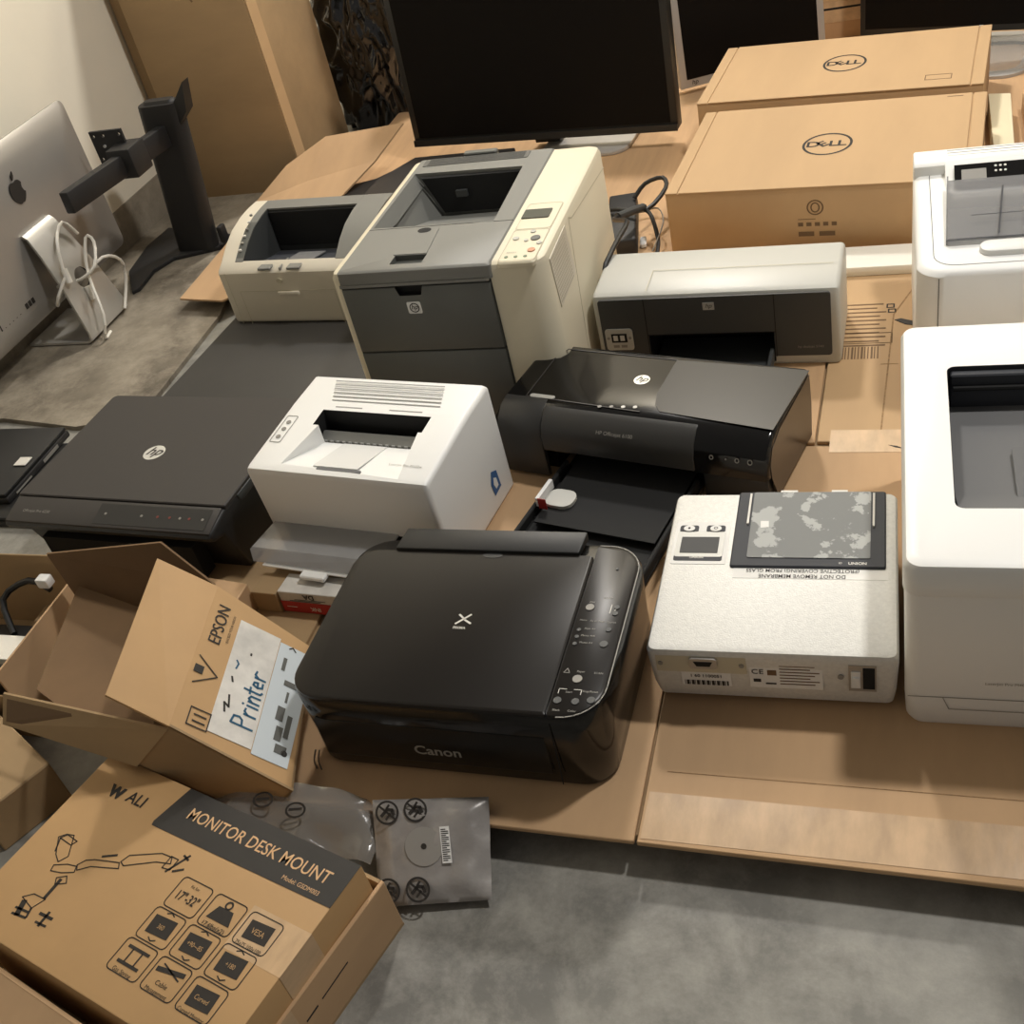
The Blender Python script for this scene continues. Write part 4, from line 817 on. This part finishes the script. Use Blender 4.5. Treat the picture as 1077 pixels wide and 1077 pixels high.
ar.line([(.048, .018), (.054, .002)], .008, (0, 0, top)).line([(.066, .016), (.070, .004)], .003, (0, 0, top)).line([(.044, .008), (.066, .010)], .003, (0, 0, top)).line([(.046, .000), (.070, .003)], .003, (0, 0, top))
ar.line([(.095, .022), (.096, .003)], .004, (0, 0, top)).line([(.084, .016), (.106, .017)], .004, (0, 0, top)).line([(.088, .005), (.106, .006)], .003, (0, 0, top))
ar.build('printed_drawing', P)
def tile(cx, cy, txt, kind):
    a = M('ink').line(rr(cx-.026, cx+.026, cy-.0215, cy+.0215, .006, 3), .0013, (0, 0, top), closed=True)
    if kind == 'size': a.text('17"-32"', .0175, (cx, cy-.003, top), bold=.012, sx=.72).text('Fit for', .006, (cx, cy+.013, top))
    elif kind == 'weight': a.poly([(cx-.019, cy-.010), (cx+.019, cy-.010), (cx+.012, cy+.008), (cx-.012, cy+.008)], (0, 0, top)).ring((cx, cy+.013, top), .006, .006, .0025, .0003).text(txt, .0085, (cx, cy-.018, top), bold=.01)
    elif kind == 'spring': a.rect(cx-.018, cx+.018, cy+.010, cy+.014, (0, 0, top)).rect(cx-.018, cx+.018, cy-.010, cy-.006, (0, 0, top)).line([(cx-.008, cy-.006), (cx-.008, cy+.010)], .002, (0, 0, top)).line([(cx+.008, cy-.006), (cx+.008, cy+.010)], .002, (0, 0, top)).text(txt, .008, (cx, cy-.018, top), sx=.9)
    elif kind == 'cable': a.line([(cx-.020, cy+.006), (cx+.018, cy+.012)], .006, (0, 0, top)).line([(cx-.016, cy+.014), (cx+.016, cy+.004)], .002, (0, 0, top)).text('Cable', .0085, (cx, cy-.008, top)).text('Management', .0078, (cx, cy-.018, top), sx=.9)
    else:
        a.poly([(cx-.019, cy+.012), (cx+.017, cy+.014), (cx+.019, cy-.010), (cx-.017, cy-.012)], (0, 0, top))
        if kind == 'vesa': a.text(txt, .0072, (cx, cy-.019, top), sx=.9)
        if kind == 'turn': a.line([(cx-.006, cy+.018), (cx, cy+.021), (cx+.006, cy+.018)], .0015, (0, 0, top)).line([(cx-.006, cy-.016), (cx, cy-.019), (cx+.006, cy-.016)], .0015, (0, 0, top))
        if kind == 'curve': a.text(txt, .007, (cx, cy-.019, top), sx=.9)
    a = a.build('printed_icon', P)
    lt = {'vesa': 'VESA', 'turn': txt, 'curve': 'Curved'}.get(kind)
    if lt: M('kraft').text(lt, .0105 if kind == 'vesa' else .0085, (cx, cy, top+.0003), sx=.85).build('printed_lettering', a)
rows = [[('', 'size'), ('17.6lbs(x2)', 'weight'), ('75x75 100x100', 'vesa')], [('360', 'turn'), ('+90~-85', 'turn'), ('+180', 'turn')], [('Gas Spring', 'spring'), ('', 'cable'), ('Curved Monitor', 'curve')]]
for r_ in range(3):
    for c_ in range(3): tile(.250+.0595*c_+.003*(2-r_), .117-.0465*r_, *rows[r_][c_])
M('tape').prism(q(.345, .4375, .085, .145), 'z', H, H+.0002).build('packing_tape', P); M('tape').rect(.085, .145, .09, H, (W, 0, 0), (0, 1, 0), (0, 0, 1), .0005).build('packing_tape', P)

P = thing('cardboard_box', 'open brown tray carton on the floor holding the monitor mount box', 'box', (-1.193, .525, -.05), -17)
Wt, Dt, Ht = .505, .325, .098
M('card3').box(0, Wt, 0, Dt, 0, .004).build('bottom_panel', P)
rs = M('card').box(Wt-.006, Wt, 0, Dt, .004, Ht).bevel(.001, 1).build('end_side', P); M('card3').box(0, .005, 0, Dt, .004, Ht).build('end_side', P)
M('card3').box(.005, Wt-.006, Dt-.005, Dt, .004, Ht).build('rear_side', P)
M('card').box(.005, Wt-.006, 0, .005, .004, Ht+.030).build('front_side', P)
M('card').hexa([(.0, -.004, Ht+.026), (Wt, -.004, Ht+.026), (Wt, .001, Ht+.030), (0, .001, Ht+.030), (0, -.13, Ht-.030), (Wt, -.13, Ht-.030), (Wt, -.13, Ht-.027), (0, -.13, Ht-.027)]).build('flap', P)
M('ink').line([(.10, .05), (.13, .052)], .003, (Wt, 0, 0), (0, 1, 0), (0, 0, 1)).line([(.15, .054), (.17, .055)], .003, (Wt, 0, 0), (0, 1, 0), (0, 0, 1)).line([(.18, .056), (.23, .058)], .0022, (Wt, 0, 0), (0, 1, 0), (0, 0, 1)).poly([(.035, .03), (.05, .03), (.0425, .045)], (Wt, 0, 0), (0, 1, 0), (0, 0, 1)).build('printed_symbols', rs)
M('tape').rect(.08, .14, .004, Ht, (Wt, 0, 0), (0, 1, 0), (0, 0, 1), .0004).build('packing_tape', rs)

# ---------------------------------------------------------------- antistatic bag with a drive inside
P = thing('antistatic_bag', 'grey antistatic bag with drive inside and round warning symbols', 'bag', (-.61, .78, -.05), 0)
o2 = Vector((-.61, .78, 0))
b0, b1, b2, b3 = [Vector(p)-o2 for p in ((-.652, .700, .012), (-.503, .732, .012), (-.528, .848, .070), (-.692, .824, .070))]
bx_ = (b1-b0).normalized(); by_ = (b3-b0).normalized(); bn = bx_.cross(by_).normalized()
g = M('esd'); N_ = 22
def gp(i, j, lay):
    u, v = i/N_, j/N_; p = b0.lerp(b1, u).lerp(b3.lerp(b2, u), v); e_ = min(u, 1-u, v, 1-v); th2 = .013*min(1, e_/.16)
    w_ = noise.noise(p*38)*.0035*(1 if e_ > 0 else .6)
    return p+bn*(th2*(1 if lay else -.6)+w_)
Vt = [[g.bm.verts.new(gp(i, j, 1)) for i in range(N_+1)] for j in range(N_+1)]; Vb = [[g.bm.verts.new(gp(i, j, 0)-bn*.001) for i in range(N_+1)] for j in range(N_+1)]
for j in range(N_):
    for i in range(N_): g.face([Vt[j][i], Vt[j][i+1], Vt[j+1][i+1], Vt[j+1][i]]); g.face([Vb[j][i], Vb[j+1][i], Vb[j+1][i+1], Vb[j][i+1]])
for i in range(N_):
    g.face([Vb[0][i], Vb[0][i+1], Vt[0][i+1], Vt[0][i]]); g.face([Vb[N_][i+1], Vb[N_][i], Vt[N_][i], Vt[N_][i+1]]); g.face([Vb[i+1][0], Vb[i][0], Vt[i][0], Vt[i+1][0]]); g.face([Vb[i][N_], Vb[i+1][N_], Vt[i+1][N_], Vt[i][N_]])
g.build('bag_film', P, ang=60)
OB = b0+bn*.0155
def sym(u, v):
    c = OB+(b1-b0)*u+(b3-b0)*v; s_ = M('ink').ring(c, .0165, .0165, .003, .0004, bx_, by_)
    O_ = c+bn*.0001
    s_.line([(-.011, .010), (.011, -.010)], .003, O_, bx_, by_).line([(-.008, -.004), (.0, .004), (.007, .003), (.009, -.003)], .0045, O_, bx_, by_).line([(-.002, -.009), (.004, -.002)], .003, O_, bx_, by_).line([(.0, .006), (.003, .010)], .003, O_, bx_, by_)
    s_.build('warning_symbol', P)
for u, v in ((.16, .84), (.42, .845), (.12, .12), (.385, .115)): sym(u, v)
lb = M('paper').rect(-.006, .007, -.024, .024, OB+(b1-b0)*.665+(b3-b0)*.50+bn*.001, bx_, by_).build('barcode_label', P)
s_ = M('ink')
for k in range(16): s_.rect(-.0045, .0055 if k % 3 else .002, -.021+.0027*k, -.0198+.0027*k, OB+(b1-b0)*.665+(b3-b0)*.50+bn*.0015, bx_, by_)
s_.build('barcode', lb)
M('silver').disc(OB+(b1-b0)*.47+(b3-b0)*.5-bn*.0005, .026, .026, .001, bx_, by_).build('drive_hub', P)
M('ink').disc(OB+(b1-b0)*.47+(b3-b0)*.5+bn*.0007, .004, .004, .0004, bx_, by_, 12).build('hub_hole', P)
P = thing('antistatic_bag', 'crumpled empty clear antistatic bag behind the monitor mount box', 'bag', (-.76, .79, -.05), 0)
g = M('esdclear'); NU, NV = 30, 12; q0, q1, q2, q3 = [Vector(p) for p in ((-.17, -.025, .085), (.085, -.045, .030), (.095, .05, .045), (-.14, .035, .11))]
def gq(i, j, lay):
    u, v = i/NU, j/NV; p = q0.lerp(q1, u).lerp(q3.lerp(q2, u), v); e_ = min(u, 1-u, v, 1-v)
    return p+Vector((0, 0, noise.noise(p*22+Vector((5, 2, 1)))*.016+(.006*min(1, e_*8) if lay else -.004*min(1, e_*8))))
Vt = [[g.bm.verts.new(gq(i, j, 1)) for i in range(NU+1)] for j in range(NV+1)]; Vb = [[g.bm.verts.new(gq(i, j, 0)-Vector((0, 0, .0008))) for i in range(NU+1)] for j in range(NV+1)]
for j in range(NV):
    for i in range(NU): g.face([Vt[j][i], Vt[j][i+1], Vt[j+1][i+1], Vt[j+1][i]]); g.face([Vb[j][i], Vb[j+1][i], Vb[j+1][i+1], Vb[j][i+1]])
for i in range(NU): g.face([Vb[0][i], Vb[0][i+1], Vt[0][i+1], Vt[0][i]]); g.face([Vb[NV][i+1], Vb[NV][i], Vt[NV][i], Vt[NV][i+1]])
for i in range(NV): g.face([Vb[i+1][0], Vb[i][0], Vt[i][0], Vt[i+1][0]]); g.face([Vb[i][NU], Vb[i+1][NU], Vt[i+1][NU], Vt[i][NU]])
g.build('bag_film', P, ang=60)
qx = (q1-q0).normalized(); qy = (q3-q0).normalized(); qn = qx.cross(qy).normalized()
s_ = M('ink'); cq = (q0+q1+q2+q3)/4
for dx in (-.05, .0): s_.ring(cq+qx*dx+qn*.020, .014, .012, .003, .0004, qx, qy).line([(-.008, -.002), (.006, .004)], .004, cq+qx*dx+qn*.020, qx, qy)
s_.build('warning_symbol', P)
